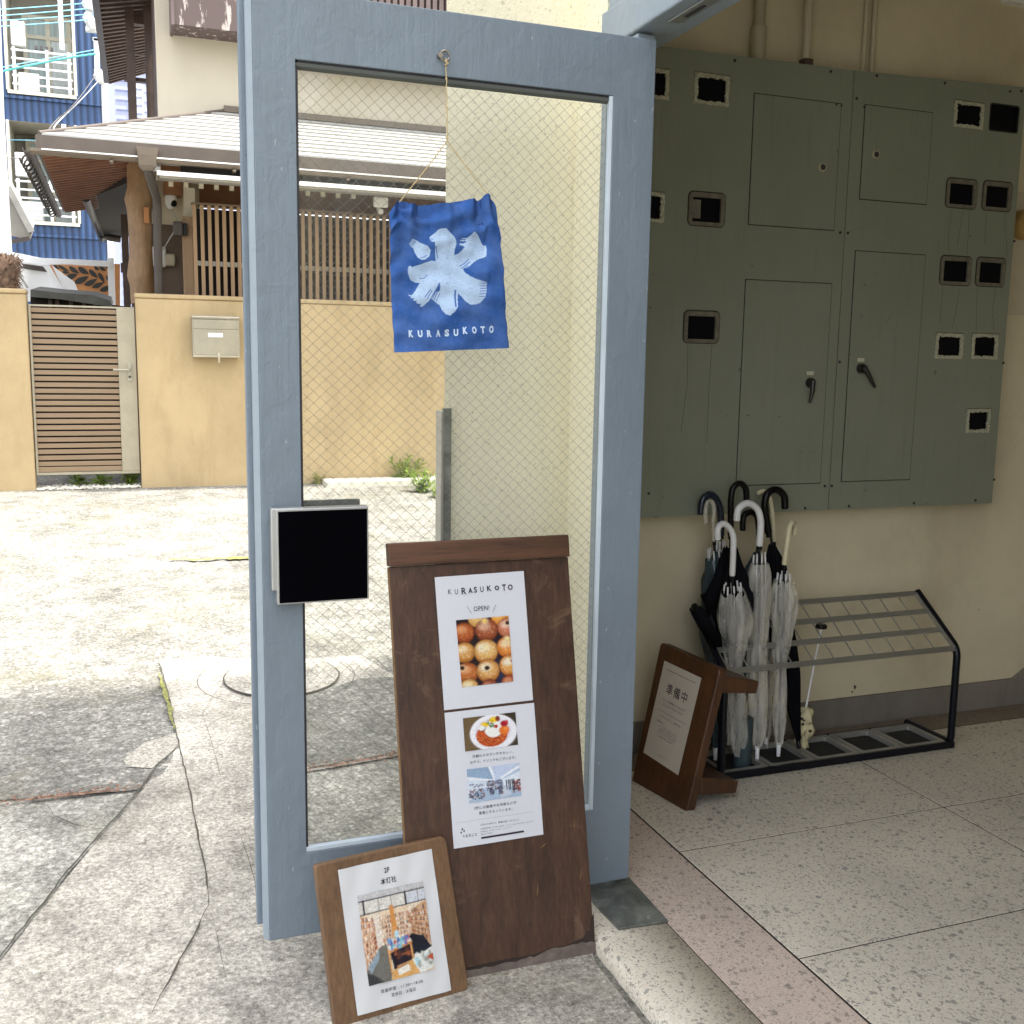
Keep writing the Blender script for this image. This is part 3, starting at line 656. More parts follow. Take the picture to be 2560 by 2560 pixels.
def cloth(s, t, off=0.):
    x, y = cloth_xy(min(max(s, 0), 1), min(max(t, 0), 1)); p = g8(x, y)
    e = math.exp(-t/.10); d = 1.4*(.010*e*math.sin(s*30+2.2*math.sin(s*7)))+.009*math.exp(-t/.28)*math.sin(s*9+t*9+1)
    d += .016*math.exp(-((s-.16)/.05)**2-((t-.05)/.045)**2) - .022*math.exp(-((s-.125)/.035)**2-((t-.03)/.03)**2)
    d += .011*math.exp(-((s-.9-.02*math.sin(9*t))/.06)**2-((t-.10)/.09)**2) + .008*math.exp(-((t-.135+.05*s)/.035)**2)*math.exp(-((s-.35)/.3)**2)
    d += .012*math.exp(-((t-.17-.16*(1-s))/.04)**2)*s + .010*math.exp(-((t-.12-.25*s)/.03)**2)*math.exp(-(s/.3)**2)+ .004*math.sin(s*5+t*7)+.0020*math.sin(30*t+8*s)*(1-.3*t)+.0016*math.sin(46*t-11*s)+.0014*math.sin(22*t+17*s+2)+.0010*math.sin(60*s+10*t)*math.exp(-t/.3)
    edge = .004*math.exp(-s/.02)+.004*math.exp(-(1-s)/.02)
    return np.array([p[0], p[1]-max(d, -.006)-.004-off-.002+edge, p[2]])
CW, CH = 220, 290
cv = Canvas(CW, CH, (42, 76, 134))
def st(x, y):
    s = .5; t = .5
    for _ in range(6):
        xt = 128+s*1209; yt = np.interp(xt, tx, ty) if t < .12 else 215
        t = (y-yt)/((1850-48*s)-yt); s = (x-(130+70*t))/((1337+125*t)-(130+70*t))
    return s, t
body = [(575,575),(640,530),(670,500),(700,492),(755,495),(800,535),(840,580),(870,630),(875,670),(855,720),(852,760),(858,790),(900,775),(940,745),(963,715),(950,700),(915,692),(905,682),(915,670),(950,675),(985,663),(985,650),(940,650),(915,642),(920,632),(960,640),(985,633),(930,624),(940,615),(990,622),(1020,600),(1060,560),(1110,600),(1150,660),(1165,690),(1200,720),(1210,770),(1200,820),(1165,832),(1120,850),(1060,890),(1010,930),(960,945),(945,950),(970,990),(1020,1030),(1100,1070),(1180,1088),(1210,1100),(1205,1130),(1200,1200),(1180,1260),(1130,1320),(1080,1338),(1020,1335),(970,1300),(930,1250),(890,1205),(885,1250),(880,1350),(850,1400),(800,1447),(750,1430),(710,1380),(690,1330),(640,1290),(595,1250),(640,1180),(690,1180),(697,1130),(685,1072),(660,1130),(620,1200),(570,1280),(500,1345),(475,1335),(490,1312),(455,1312),(430,1300),(445,1275),(420,1280),(400,1272),(410,1245),(380,1255),(345,1220),(380,1220),(400,1200),(440,1150),(480,1075),(430,1080),(370,1040),(345,990),(340,950),(350,910),(370,885),(388,905),(440,890),(520,855),(600,835),(650,840),(645,760),(640,700),(630,630),(600,630),(580,600)]
tear = [(390,595),(440,610),(500,640),(560,670),(595,720),(580,780),(540,815),(500,822),(450,800),(420,750),(405,700),(358,650),(370,625)]
for pl_ in (body, tear): cv.poly([st(*q) for q in pl_], (150, 170, 200))
for a_, b_, w_ in (((650,680),(672,815),9),((480,795),(515,792),8),((515,792),(545,772),8),((478,1030),(525,1022),7),((525,1022),(563,990),7),((860,1172),(858,1345),17),((915,915),(975,885),9),((975,885),(1012,850),9),((935,940),(1030,876),9),((960,945),(1005,915),7),
    ((1150,1110),(1208,1104),8),((1140,1137),(1205,1133),8),((1132,1165),(1202,1160),8),((1125,1193),(1198,1188),8),((1120,1222),(1190,1218),8),((1118,1250),(1180,1247),7),((530,1232),(592,1150),9),((550,1255),(606,1165),8),((606,1235),(640,1185),8),((615,1250),(652,1175),8),((632,1268),(668,1182),8),((655,1285),(690,1205),7),((366,660),(398,608),7),((380,668),(418,614),7),((396,672),(432,622),7),((355,1235),(385,1238),6),((580,600),(605,588),6),((588,615),(618,603),6)):
    p1, p2 = st(*a_), st(*b_); cv.seg(p1[0], p1[1], p2[0], p2[1], w_/1220, (42, 76, 134))
cv.noise(.03)
lay(cv, lambda x, y: cloth(x, 1-y), 0, 1, 0, 1, 'cloth', ban, 'cloth')
mb = MB()                                                       # back and hem give the cloth its thickness
nn = 40
bk = [[cloth(i/nn, j/nn, -.0015) for i in range(nn+1)] for j in range(nn+1)]
mb.add([q for r in bk for q in r], [(j*(nn+1)+i, j*(nn+1)+i+1, (j+1)*(nn+1)+i+1, (j+1)*(nn+1)+i) for j in range(nn) for i in range(nn)], True)
MT['clothback'] = simple('blue_cloth_back', srgb(40, 72, 128), .9); mb.build('cloth_lining', 'clothback', ban)
mb = MB(); word = 'KURASUKOTO'
for i, ch in enumerate(word):
    cx = 372+i*(1262-372)/9; cy = 1640-8*(i/9)*3-14*math.sin(i/9*math.pi)*0
    s0, t0 = st(cx, cy+ (6 if i < 6 else -12)); ww, hh = 52/1290, 74/1540
    put_text(mb, ch, lambda x, y: cloth(x, 1-y, .0014), s0, 1-t0, ww, hh, 1, .055)
mb.build('lettering', 'whiteink', ban)
hv = np.array([hk[0], DY-.016, hk[2]-.006]); vj = P(1118, 352, DY-.016)
mb = MB(); mb.tube([hv+np.array([.0012*math.sin(k*2.1), 0, 0])+(vj-hv)*k/14 for k in range(15)], .0013, 6)
for k in (.25, .6, .97): q = hv+(vj-hv)*k; mb.tube([q+np.array([0, 0, .004]), q, q-np.array([0, 0, .004])], [.001, .0028, .001], 8)
mb.tube([hv+np.array([-.004, -.002, -.006]), hv+np.array([.004, -.003, -.012]), hv+np.array([-.003, -.002, -.016])], .0024, 8)
for s0, t0 in ((.103, .012), (.878, .005)): mb.tube([vj, (vj+cloth(s0, t0))/2+np.array([0, 0, -.002]), cloth(s0, t0)], .0014, 6)
mb.build('cord', 'cord', ban)

# ================================================================== BOARDS
def frame(A, B, lean):
    A = np.array(A); B = np.array(B); e = (B-A)/np.linalg.norm(B-A); back = np.cross([0, 0, 1.], e)
    up = np.array([0, 0, math.cos(lean)])+math.sin(lean)*back; front = -np.cross(up, e)*-1
    n = np.cross(e, up); n = n if n@back < 0 else -n
    return A, e, up, n
def fm(fr_, off): A, e, up, n = fr_; return lambda x, y: A+x*e+y*up+n*off
def quadmap(fr_, q, off):                     # q = TL, TR, BR, BL in local board coordinates ; u right 0..1, v up 0..1
    A, e, up, n = fr_; q = [np.array(p) for p in q]
    def f(u, v):
        p = (q[0]*(1-u)+q[1]*u)*v+(q[3]*(1-u)+q[2]*u)*(1-v); return A+p[0]*e+p[1]*up+n*off
    return f
def sheet(name, f, mat, parent, nx=1, ny=1, thick=.0006, wav=None):
    mb = MB(); vs = [f(i/nx, j/ny) for j in range(ny+1) for i in range(nx+1)]
    nrm = np.cross(f(1, 0)-f(0, 0), f(0, 1)-f(0, 0)); nrm = nrm/np.linalg.norm(nrm)
    if wav: vs = [v+nrm*wav(k % (nx+1)/nx, k//(nx+1)/ny) for k, v in enumerate(vs)]
    mb.add(vs, [(j*(nx+1)+i, j*(nx+1)+i+1, (j+1)*(nx+1)+i+1, (j+1)*(nx+1)+i) for j in range(ny) for i in range(nx)], True)
    o = mb.build(name, mat, parent); return o

# ---- tall menu board
FB = frame((.553, 2.062, .06), (.997, 2.060, .06), rad(9.3))
bb = thing('menu_board', (.775, 2.062, .06), 'tall dark brown wooden board with two stacked posters leaning on the door', 'sign board')
L = fm(FB, 0); Bk = fm(FB, -.016)
def board(name, q, mat, parent, f0, f1, n=1, wob=0, bevel=.002):
    mb = MB(); mb.hexa([f0(*p) for p in q], [f1(*p) for p in q]); return mb.build(name, mat, parent, bevel)
board('panel', [(0, .0), (.443, .0), (.4145, .9465), (-.0185, .9455)], 'boardbrown', bb, L, Bk)
board('panel_edge', [(-.0022, .0), (-.0001, .0), (-.0186, .9445), (-.0207, .9445)], 'boardedge', bb, fm(FB, -.001), fm(FB, -.015), bevel=.0005)
board('cap_strip', [(-.0215, .9465), (.4155, .9475), (.4145, 1.0000), (-.0225, .9985)], 'boardcap', bb, fm(FB, .010), fm(FB, -.017), bevel=.003)
MT['wetfoot'] = simple('pale_water_mark', (.13, .10, .085), .8, var=.35, scale=30)
mb = MB(); pts = [(.0, .002)]+[(.443, .002)]+[(.443-.443*i/40, .017+.006*random.random()+.012*math.exp(-((i-2)/4)**2)+ (.012*math.exp(-((i-9)/5)**2))) for i in range(41)]
mb.prism([fm(FB, .0007)(x, y) for x, y in pts], FB[3]*-.0004); mb.build('water_mark', 'wetfoot', bb)
MT['wetdark'] = simple('dark_water_stain', (.022, .012, .008), .6, var=.3)
mb = MB(); pts = [(.443, .018)]+[(.443, .10), (.436, .085), (.430, .058), (.424, .062), (.415, .045), (.40, .042), (.37, .034), (.33, .036), (.29, .028), (.2, .03), (.1, .027), (.0, .027), (.0, .018)]
mb.prism([fm(FB, .0004)(x, y) for x, y in pts], FB[3]*-.0003); mb.build('water_mark', 'wetdark', bb)
mb = MB()
for x, y, dx, dy in ((.30, .16, .004, .035), (.055, .80, .03, -.003), (.31, .27, .02, .012), (.38, .77, .033, 0), (.06, .25, .006, .02), (.40, .30, .003, .03), (.41, .18, .006, .03)):
    mb = MB(); mb.add([fm(FB, .0006)(x, y), fm(FB, .0006)(x+dx, y+dy), fm(FB, .0006)(x+dx*.6+.0015, y+dy*.4)], [(0, 1, 2)]); mb.build('scratch', 'boardedge', bb)
# posters (corners from the lean fit), quads TL TR BR BL
lq = lambda x, y: None
def loc(fr_, px, py):
    A, e, up, n = fr_; d = ray(px, py); t = ((A-O)@n)/(d@n); p = O+t*d-A; return np.array([p@e, p@up])
s3 = lambda x, y: (940+x*.3520, 1320+y*.3520)
s4 = lambda x, y: (1060+x*.2071, 1740+y*.2071)
Q1 = [loc(FB, *s3(415, 350)), loc(FB, *s3(1047, 305)), loc(FB, *s3(1115, 1222)), loc(FB, *s3(483, 1294))]
Q2 = [loc(FB, *s4(245, 203)), loc(FB, *s4(1325, 80)), loc(FB, *s4(1440, 1670)), loc(FB, *s4(358, 1843))]
def uv_in(fr_, Q, px, py):                    # position of a point of the print inside a quad
    p = loc(fr_, px, py); q = [np.array(a) for a in Q]; u = v = .5
    for _ in range(20):
        c = (q[0]*(1-u)+q[1]*u)*v+(q[3]*(1-u)+q[2]*u)*(1-v); du = (q[1]-q[0])*v+(q[2]-q[3])*(1-v); dv = (q[0]*(1-u)+q[1]*u)-(q[3]*(1-u)+q[2]*u)
        s = np.linalg.solve(np.array([du, dv]).T, p-c); u += s[0]; v += s[1]
    return u, v
def fit(fr_, Q, pts): return [uv_in(fr_, Q, *p) for p in pts]
p1 = sheet('poster', quadmap(FB, Q1, .0012), 'paper', bb, 6, 8, wav=lambda u, v: .0006*math.sin(5*u+3*v))
p2 = sheet('poster', quadmap(FB, Q2, .0012), 'paper', bb, 6, 8, wav=lambda u, v: .0006*math.sin(4*u-3*v))
T1 = quadmap(FB, Q1, .0024); T2 = quadmap(FB, Q2, .0024)
# buns
cv = Canvas(112, 144, (42, 22, 26))
cv.poly([(0, 0), (1, 0), (1, 1), (0, 1)], (38, 24, 30)); cv.ell(.62, .52, .12, .2, (40, 55, 95), .5, .8); cv.ell(.85, .9, .2, .2, (45, 60, 95), .5, .9)
def bun(x, y, r, top, side, glaze, fill=None, fx=0, fy=-.3):
    ry = r*.78; cv.ell(x, y, r*1.04, ry*1.04, (70, 30, 14), 1, .25); cv.ell(x, y, r, ry, side, 1, .12); cv.ell(x, y-ry*.12, r*.86, ry*.72, top, .9, .6)
    cv.ell(x-r*.2, y-ry*.35, r*.5, ry*.35, glaze, .8, .9)
    for _ in range(10):
        a = random.uniform(0, 6.28); q = random.uniform(.2, .8); cv.ell(x+math.cos(a)*q*r, y+math.sin(a)*q*ry, .012, .010, glaze, .5, .6)
    if fill: cv.ell(x+fx*r, y+fy*ry, r*.34, ry*.3, (225, 200, 160), .6, .8); cv.ell(x+fx*r, y+fy*ry, r*.22, ry*.2, fill, 1, .5)
for a_ in ((.40, .00, .17, (228, 190, 120), (196, 140, 70), (245, 225, 180)), (.84, .01, .17, (238, 170, 80), (214, 130, 50), (250, 215, 150)),
    (.13, .20, .19, (186, 96, 44), (140, 62, 26), (224, 160, 110)), (.56, .19, .21, (168, 92, 56), (130, 60, 34), (226, 180, 150), (242, 200, 110), -.1, -.85), (.97, .18, .19, (205, 130, 100), (176, 92, 60), (240, 205, 180), (60, 25, 20), 0, -.5),
    (.11, .49, .19, (214, 160, 90), (176, 110, 44), (245, 222, 180)), (.52, .505, .225, (232, 190, 120), (188, 122, 52), (252, 240, 212), (248, 226, 170), 0, -.35), (.94, .47, .20, (228, 150, 70), (200, 110, 40), (250, 225, 180), (248, 222, 150), .0, -.8),
    (.13, .80, .20, (190, 110, 54), (150, 76, 34), (230, 170, 120), (50, 22, 16), -.45, -.55), (.53, .80, .215, (222, 170, 100), (180, 112, 52), (250, 238, 210), (44, 20, 18), -.08, -.28), (.96, .75, .20, (226, 168, 90), (196, 116, 44), (252, 240, 215), (150, 40, 40), .3, -.4),
    (.14, 1.02, .17, (224, 186, 120), (190, 130, 60), (245, 232, 190)), (.53, 1.05, .16, (150, 74, 44), (120, 50, 28), (190, 130, 100)), (.93, 1.02, .16, (176, 84, 50), (140, 60, 30), (214, 150, 110))): bun(*a_)
cv.noise(.22); cv.blur(1)
c4 = fit(FB, Q1, [s3(565, 655), s3(938, 622), s3(972, 1088), s3(608, 1132)])
def sub(T, c, off=0.): return lambda u, v: T(*[(c[0][k]*(1-u)+c[1][k]*u)*v+(c[3][k]*(1-u)+c[2][k]*u)*(1-v) for k in (0, 1)])
lay(cv, sub(T1, c4), 0, 1, 0, 1, 'bun_photo', p1)
mb = MB()
hand = [s3(522, 452), s3(569, 452), s3(622, 447), s3(668, 443), s3(704, 438), s3(750, 435), s3(802, 428), s3(856, 425), s3(907, 423), s3(951, 420)]
sizes = [(.036, .038, 0), (.034, .040, 0), (.052, .050, .02), (.046, .040, .03), (.034, .044, .02), (.038, .042, .01), (.05, .040, .02), (.05, .036, .045), (.042, .050, .03), (.056, .042, .03)]
for ch, q, (ww, hh, bd) in zip(word, hand, sizes):
    u, v = uv_in(FB, Q1, *q); put_text(mb, ch, T1, u, v, ww, hh, 1, bd)
mb.build('hand_lettering', 'ink', p1)
mb = MB(); u, v = uv_in(FB, Q1, *s3(747, 570)); put_text(mb, 'OPEN!', T1, u, v, .175, .036, 1.1); mb.build('lettering', 'ink', p1)
mb = MB()
for a_, b_ in ((s3(643, 553), s3(676, 607)), (s3(850, 542), s3(825, 596))):
    mb = MB(); (u1, v1), (u2, v2) = uv_in(FB, Q1, *a_), uv_in(FB, Q1, *b_); mb.add([T1(u1-.003, v1), T1(u1+.003, v1), T1(u2+.003, v2), T1(u2-.003, v2)], [(0, 1, 2, 3)]); mb.build('accent_line', 'inklight', p1)
# curry plate
cv = Canvas(128, 84, (112, 92, 62))
for k in range(30): y = random.random(); cv.seg(random.uniform(-.2, .6), y, random.uniform(.3, 1.1), y+.12, .012, (138, 112, 72) if k % 2 else (90, 72, 46), .5)
cv.poly([(.8, 0), (1, 0), (1, 1), (.72, 1)], (40, 38, 34), .8); cv.ell(.56, .55, .46, .56, (150, 140, 135), .7, .1); cv.ell(.555, .53, .445, .545, (243, 242, 248), 1, .04); cv.ell(.55, .51, .345, .42, (222, 218, 226), .8, .1)
cv.ell(.52, .60, .30, .36, (198, 88, 40), 1, .08)
for _ in range(170):
    a = random.uniform(0, math.pi); q = random.uniform(.1, 1)**.5; cv.ell(.52+.28*q*math.cos(a), .60+.31*q*math.sin(a), .016, .024, random.choice([(222, 130, 70), (170, 60, 26), (208, 104, 52), (150, 50, 22)]), .9, .5)
cv.ell(.56, .44, .17, .24, (246, 244, 238), 1, .12); cv.ell(.76, .50, .10, .14, (232, 122, 44), 1, .3); cv.ell(.79, .46, .04, .06, (248, 156, 80), .8, .6)
cv.ell(.77, .30, .075, .09, (170, 24, 44), 1, .2); cv.ell(.82, .25, .03, .05, (210, 70, 80), .8, .5); cv.ell(.57, .15, .085, .09, (250, 205, 60), 1, .2, .3); cv.ell(.65, .13, .045, .085, (140, 62, 34), 1, .2)
cv.ell(.40, .27, .08, .08, (246, 200, 50), 1, .2); cv.ell(.35, .38, .062, .085, (30, 24, 26), 1, .15); cv.ell(.34, .36, .06, .08, (246, 244, 240), 1, .15)
for _ in range(26): cv.ell(.53+random.gauss(0, .035), .28+random.gauss(0, .06), .016, .02, random.choice([(70, 110, 50), (110, 150, 70), (40, 70, 34)]), .9, .5)
cv.ell(.61, .36, .035, .055, (190, 44, 36), 1, .3); cv.noise(.14); cv.blur(1)
c4 = fit(FB, Q2, [s4(466, 268), s4(1098, 192), s4(1132, 585), s4(494, 668)]); lay(cv, sub(T2, c4), 0, 1, 0, 1, 'curry_photo', p2)
# shop interior
cv = Canvas(128, 84, (176, 196, 220))
cv.poly([(0, 0), (.42, 0), (.5, .42), (0, .30)], (150, 174, 200)); cv.poly([(.42, 0), (1, 0), (.6, .42), (.48, .42)], (196, 208, 232)); cv.poly([(0, .22), (.5, .40), (.5, .46), (0, .32)], (232, 238, 246)); cv.poly([(1, .04), (.62, .36), (.62, .42), (1, .14)], (240, 244, 250)); cv.poly([(.40, .0), (.46, .0), (.52, .4), (.50, .4)], (236, 242, 250))
cv.poly([(0, .30), (.35, .44), (.35, .62), (0, .72)], (214, 224, 238)); cv.poly([(.35, .42), (.66, .42), (.66, .62), (.35, .62)], (150, 160, 182)); cv.poly([(.66, .42), (1, .24), (1, .74), (.66, .62)], (224, 232, 244))
cv.poly([(0, .72), (.35, .6), (.66, .6), (1, .78), (1, 1), (0, 1)], (170, 190, 212)); cv.poly([(.56, .64), (.74, .62), (.82, .9), (.62, .98)], (200, 208, 222))
def clutter(x0, x1, y0, y1, n, cols, s=.016):
    for _ in range(n): cv.ell(random.uniform(x0, x1), random.uniform(y0, y1), s*random.uniform(.5, 1.5), s*random.uniform(.6, 2.), random.choice(cols), .85, .5)
dk = [(50, 56, 84), (90, 100, 130), (40, 40, 60), (150, 110, 110), (230, 236, 246), (120, 130, 150)]
clutter(.36, .66, .42, .70, 150, dk, .013); clutter(.02, .30, .62, .92, 110, dk+[(160, 90, 70)], .016); clutter(.84, 1, .50, .86, 80, [(150, 80, 70), (190, 110, 100), (60, 50, 60), (120, 60, 50)], .018); clutter(.04, .30, .46, .56, 30, dk, .012)
for x in (.72, .76, .79, .83, .86): cv.poly([(x, .46), (x+.022, .45), (x+.026, .78), (x+.004, .76)], random.choice([(30, 36, 60), (60, 66, 90), (40, 40, 50)]))
for x in (.40, .57): cv.poly([(x, .62), (x+.08, .62), (x+.08, .84), (x, .86)], (70, 62, 88), .8); clutter(x, x+.09, .62, .86, 25, dk, .012)
cv.noise(.16); cv.blur(1)
c4 = fit(FB, Q2, [s4(512, 885), s4(1145, 805), s4(1172, 1200), s4(540, 1292)]); lay(cv, sub(T2, c4), 0, 1, 0, 1, 'shop_photo', p2)
mb = MB()
def line(mb, T, Q, fr_, s, xa, ya, xb, yb, hgt, sc, sp=1., bold=.012):
    (u1, v1), (u2, v2) = uv_in(fr_, Q, *sc(xa, ya)), uv_in(fr_, Q, *sc(xb, yb)); vs, fs = text2d(s, 1., sp, bold)
    a = vs.min(0); b = vs.max(0); k = (vs-a)/(b-a)
    mb.add([T(u1+(u2-u1)*x, v1+(v2-v1)*x+(y-.5)*hgt) for x, y in k], fs)
line(mb, T2, Q2, FB, '月替わりのランチやカレー、', 580, 728, 1075, 670, .023, s4, 1.15); line(mb, T2, Q2, FB, 'おやつ、ドリンクもございます。', 553, 800, 1105, 735, .023, s4, 1.15)
mb.build('lettering', 'inkgrey', p2); mb = MB(); line(mb, T2, Q2, FB, '3階には雑貨やお洋服などが', 600, 1355, 1112, 1280, .023, s4, 1.15); line(mb, T2, Q2, FB, '豊富にそろっています。', 660, 1412, 1062, 1358, .023, s4, 1.15)
mb.build('lettering', 'inkgrey', p2); mb = MB(); line(mb, T2, Q2, FB, 'ごはんとおやつ、雑貨の店 くらすこと', 676, 1552, 1140, 1488, .014, s4, 1.15)
mb.build('lettering', 'inkgrey', p2)
mb = MB(); line(mb, T2, Q2, FB, 'くらすこと', 465, 1692, 636, 1665, .022, s4, 1.1)
for x, y, a in ((459, 1604, .3), (480, 1626, 1.), (445, 1646, 2.)):
    u, v = uv_in(FB, Q2, *s4(x, y)); mb.add([T2(u+.012*math.cos(k*math.pi/3+a)*(.7 if k % 3 else 1), v+.007*math.sin(k*math.pi/3+a)) for k in range(6)], [tuple(range(6))])
mb.build('shop_mark', 'ink', p2)
mb = MB()
line(mb, T2, Q2, FB, '営業時間 11:30-18:00', 680, 1602, 960, 1562, .010, s4); line(mb, T2, Q2, FB, 'ランチ 11:30-14:30 喫茶 14:30-17:30', 985, 1560, 1310, 1508, .009, s4); line(mb, T2, Q2, FB, '日曜日 12:00-17:00 ショップ', 680, 1636, 1050, 1580, .009, s4); line(mb, T2, Q2, FB, '定休日 水曜日', 682, 1668, 820, 1648, .009, s4)
for (xa, ya), (xb, yb) in (((380, 1530), (1320, 1395)),):
    (u1, v1), (u2, v2) = uv_in(FB, Q2, *s4(xa, ya)), uv_in(FB, Q2, *s4(xb, yb)); mb.add([T2(u1, v1), T2(u2, v2), T2(u2, v2+.0012), T2(u1, v1+.0012)], [(0, 1, 2, 3)])
mb.build('small_print', 'inklight', p2)
mb = MB(); (u1, v1), (u2, v2) = uv_in(FB, Q2, *s4(688, 1712)), uv_in(FB, Q2, *s4(1202, 1630)); mb.add([T2(u1, v1-.007), T2(u2, v2-.007), T2(u2, v2+.007), T2(u1, v1+.007)], [(0, 1, 2, 3)]); mb.build('ink_bar', 'ink', p2)

# ---- small board in front
FS = frame((.361, 1.982, .06), (.669, 2.019, .06), rad(15))
sb = thing('small_sign_board', (.52, 2.0, .06), 'small light brown wooden board with one wrinkled poster, leaning on the tall brown board', 'sign board')
mb = MB(); outl = [(0, 0), (.296, .001), (.304, .004), (.309, .014), (.290, .331), (.287, .340), (.278, .3445), (-.006, .3400), (-.012, .338), (-.0135, .331)]
F0 = fm(FS, 0); mb.prism([F0(*p) for p in outl], -FS[3]*.022); mb.build('panel', 'smallwood', sb, .0035, 3)
s5 = lambda x, y: (760+x*.2588, 2060+y*.2588)
Q3 = [loc(FS, *s5(322, 442)), loc(FS, *s5(1230, 238)), loc(FS, *s5(1418, 1603)), loc(FS, *s5(515, 1850))]
wv3 = lambda u, v: .0012*math.sin(9*u+5*v)*math.sin(3*v+1)+.0007*math.sin(22*u-13*v)+.0012*max(0, (v-.9)*8)*max(0, 1-u*6)
p3 = sheet('poster', quadmap(FS, Q3, .0022), 'paper2', sb, 30, 42, wav=lambda u, v: wv3(u, v))
T3b = quadmap(FS, Q3, .0034); nn3 = FS[3]
T3 = lambda u, v: T3b(u, v)+nn3*abs(wv3(u, v))
cv = Canvas(132, 176, (232, 214, 190))
cv.poly([(0, 0), (1, 0), (1, .16), (0, .22)], (198, 196, 196)); cv.poly([(.0, .07), (1, .06), (1, .2), (0, .22)], (214, 208, 200))
for x0_, x1_ in ((.10, .29), (.30, .48), (.49, .68), (.72, .89), (.90, 1.0)): cv.poly([(x0_, .085), (x1_, .08), (x1_, .205), (x0_, .215)], (222, 218, 208) if x0_ < .7 else (208, 212, 220)); cv.seg(x0_, .15, x1_, .15, .004, (190, 180, 165), .6)
cv.seg(0, .075, 1, .07, .018, (24, 20, 40)); cv.seg(0, .225, 1, .205, .016, (24, 20, 40)); cv.seg(.07, .07, .07, .22, .026, (24, 20, 40)); cv.seg(.70, .07, .70, .21, .028, (24, 20, 40))
for x in (.29, .48, .89): cv.seg(x, .08, x, .21, .007, (40, 34, 50))
cv.poly([(0, .23), (.27, .30), (.27, .62), (0, .86)], (226, 184, 150)); cv.poly([(.27, .24), (.72, .22), (.72, .58), (.27, .58)], (232, 206, 176)); cv.poly([(.72, .30), (1, .21), (1, .74), (.72, .58)], (206, 160, 120))
books = [(200, 150, 120), (240, 226, 206), (170, 80, 60), (90, 70, 70), (236, 210, 180), (150, 120, 110), (250, 244, 236), (120, 60, 50), (196, 170, 150)]
for r in range(7):
    y = .32+.05*r
    for k in range(34): x = .28+.44*k/34; cv.poly([(x, y-.034), (x+.010, y-.034), (x+.010, y), (x, y)], random.choice(books), .9)
    cv.seg(.27, y+.003, .72, y+.003, .007, (178, 112, 74))
for r in range(8):
    for k in range(20):
        t_ = k/20; x = .27*t_; yt_ = (.30+.075*r)*(1-t_)+(.32+.038*r)*t_; h_ = .05*(1-t_)+.028*t_; cv.poly([(x, yt_-h_), (x+.011, yt_-h_), (x+.011, yt_), (x, yt_)], random.choice(books), .9)
        x = 1-.27*t_; cv.poly([(x-.011, yt_-h_), (x, yt_-h_), (x, yt_), (x-.011, yt_)], random.choice(books[2:]), .8)
    cv.seg(0, .302+.075*r, .27, .322+.038*r, .008, (190, 110, 70)); cv.seg(1, .30+.065*r, .73, .322+.036*r, .008, (140, 84, 50))
cv.poly([(.19, .26), (.27, .26), (.29, .68), (.20, .60)], (250, 238, 226), .7); cv.poly([(.44, .18), (.50, .18), (.53, .5), (.44, .52)], (214, 150, 84))
cv.poly([(0, .84), (.26, .60), (.40, .62), (.34, 1), (0, 1)], (112, 110, 102)); cv.poly([(.02, .80), (.22, .62), (.2, .74), (.06, .88)], (150, 170, 184), .8); cv.poly([(0, .86), (.1, .9), (.24, 1), (0, 1)], (40, 44, 52), .8)
cv.poly([(.70, .54), (.9, .60), (1, .74), (1, .80), (.70, .78)], (30, 32, 44)); cv.poly([(.36, .62), (.70, .56), (.72, .84), (.40, .9)], (36, 28, 40))
cv.poly([(.34, .62), (.66, .555), (.71, .62), (.35, .68)], (220, 222, 214)); cv.poly([(.335, .68), (.71, .62), (.71, .645), (.34, .71)], (206, 140, 84))
for x in (.35, .69): cv.seg(x, .66, x+.01, .93 if x < .5 else .84, .026, (226, 166, 104))
clutter(.36, .66, .57, .66, 26, [(60, 120, 190), (90, 160, 210), (240, 240, 236), (190, 60, 60), (120, 190, 200), (70, 110, 170)], .022); cv.ell(.50, .51, .035, .04, (190, 226, 236)); clutter(.42, .66, .70, .78, 16, [(160, 90, 60), (90, 50, 40)], .02)
cv.poly([(.38, .90), (.68, .83), (.78, 1), (.34, 1)], (222, 170, 104)); cv.poly([(.68, .83), (1, .74), (1, .96), (.78, 1)], (226, 228, 220)); clutter(.72, .98, .80, .92, 22, [(170, 210, 220), (200, 206, 190), (240, 240, 236), (150, 150, 140)], .03)
cv.poly([(.44, .90), (.62, .87), (.64, .94), (.46, .97)], (240, 234, 220)); cv.poly([(.44, .86), (.62, .84), (.60, .87), (.46, .90)], (190, 140, 100)); cv.poly([(.9, .84), (1, .81), (1, .9)], (190, 90, 60))
cv.noise(.25); cv.blur(1)
c4 = fit(FS, Q3, [s5(508, 692), s5(1143, 548), s5(1258, 1395), s5(622, 1562)]); lay(cv, sub(T3, c4), 0, 1, 0, 1, 'bookshop_photo', p3)
mb = MB(); line(mb, T3, Q3, FS, '2F', 766, 446, 820, 434, .036, s5); mb.build('lettering', 'ink', p3); mb = MB(); line(mb, T3, Q3, FS, '本灯社', 735, 556, 884, 522, .044, s5, 1.05); mb.build('lettering', 'ink', p3)
mb = MB(); line(mb, T3, Q3, FS, '営業時間 : 11:30〜18:00', 738, 1615, 1140, 1510, .026, s5, 1.15); mb.build('lettering', 'inkgrey', p3); mb = MB(); line(mb, T3, Q3, FS, '定休日 : 水曜日', 840, 1648, 1070, 1588, .026, s5, 1.15); mb.build('lettering', 'inkgrey', p3)

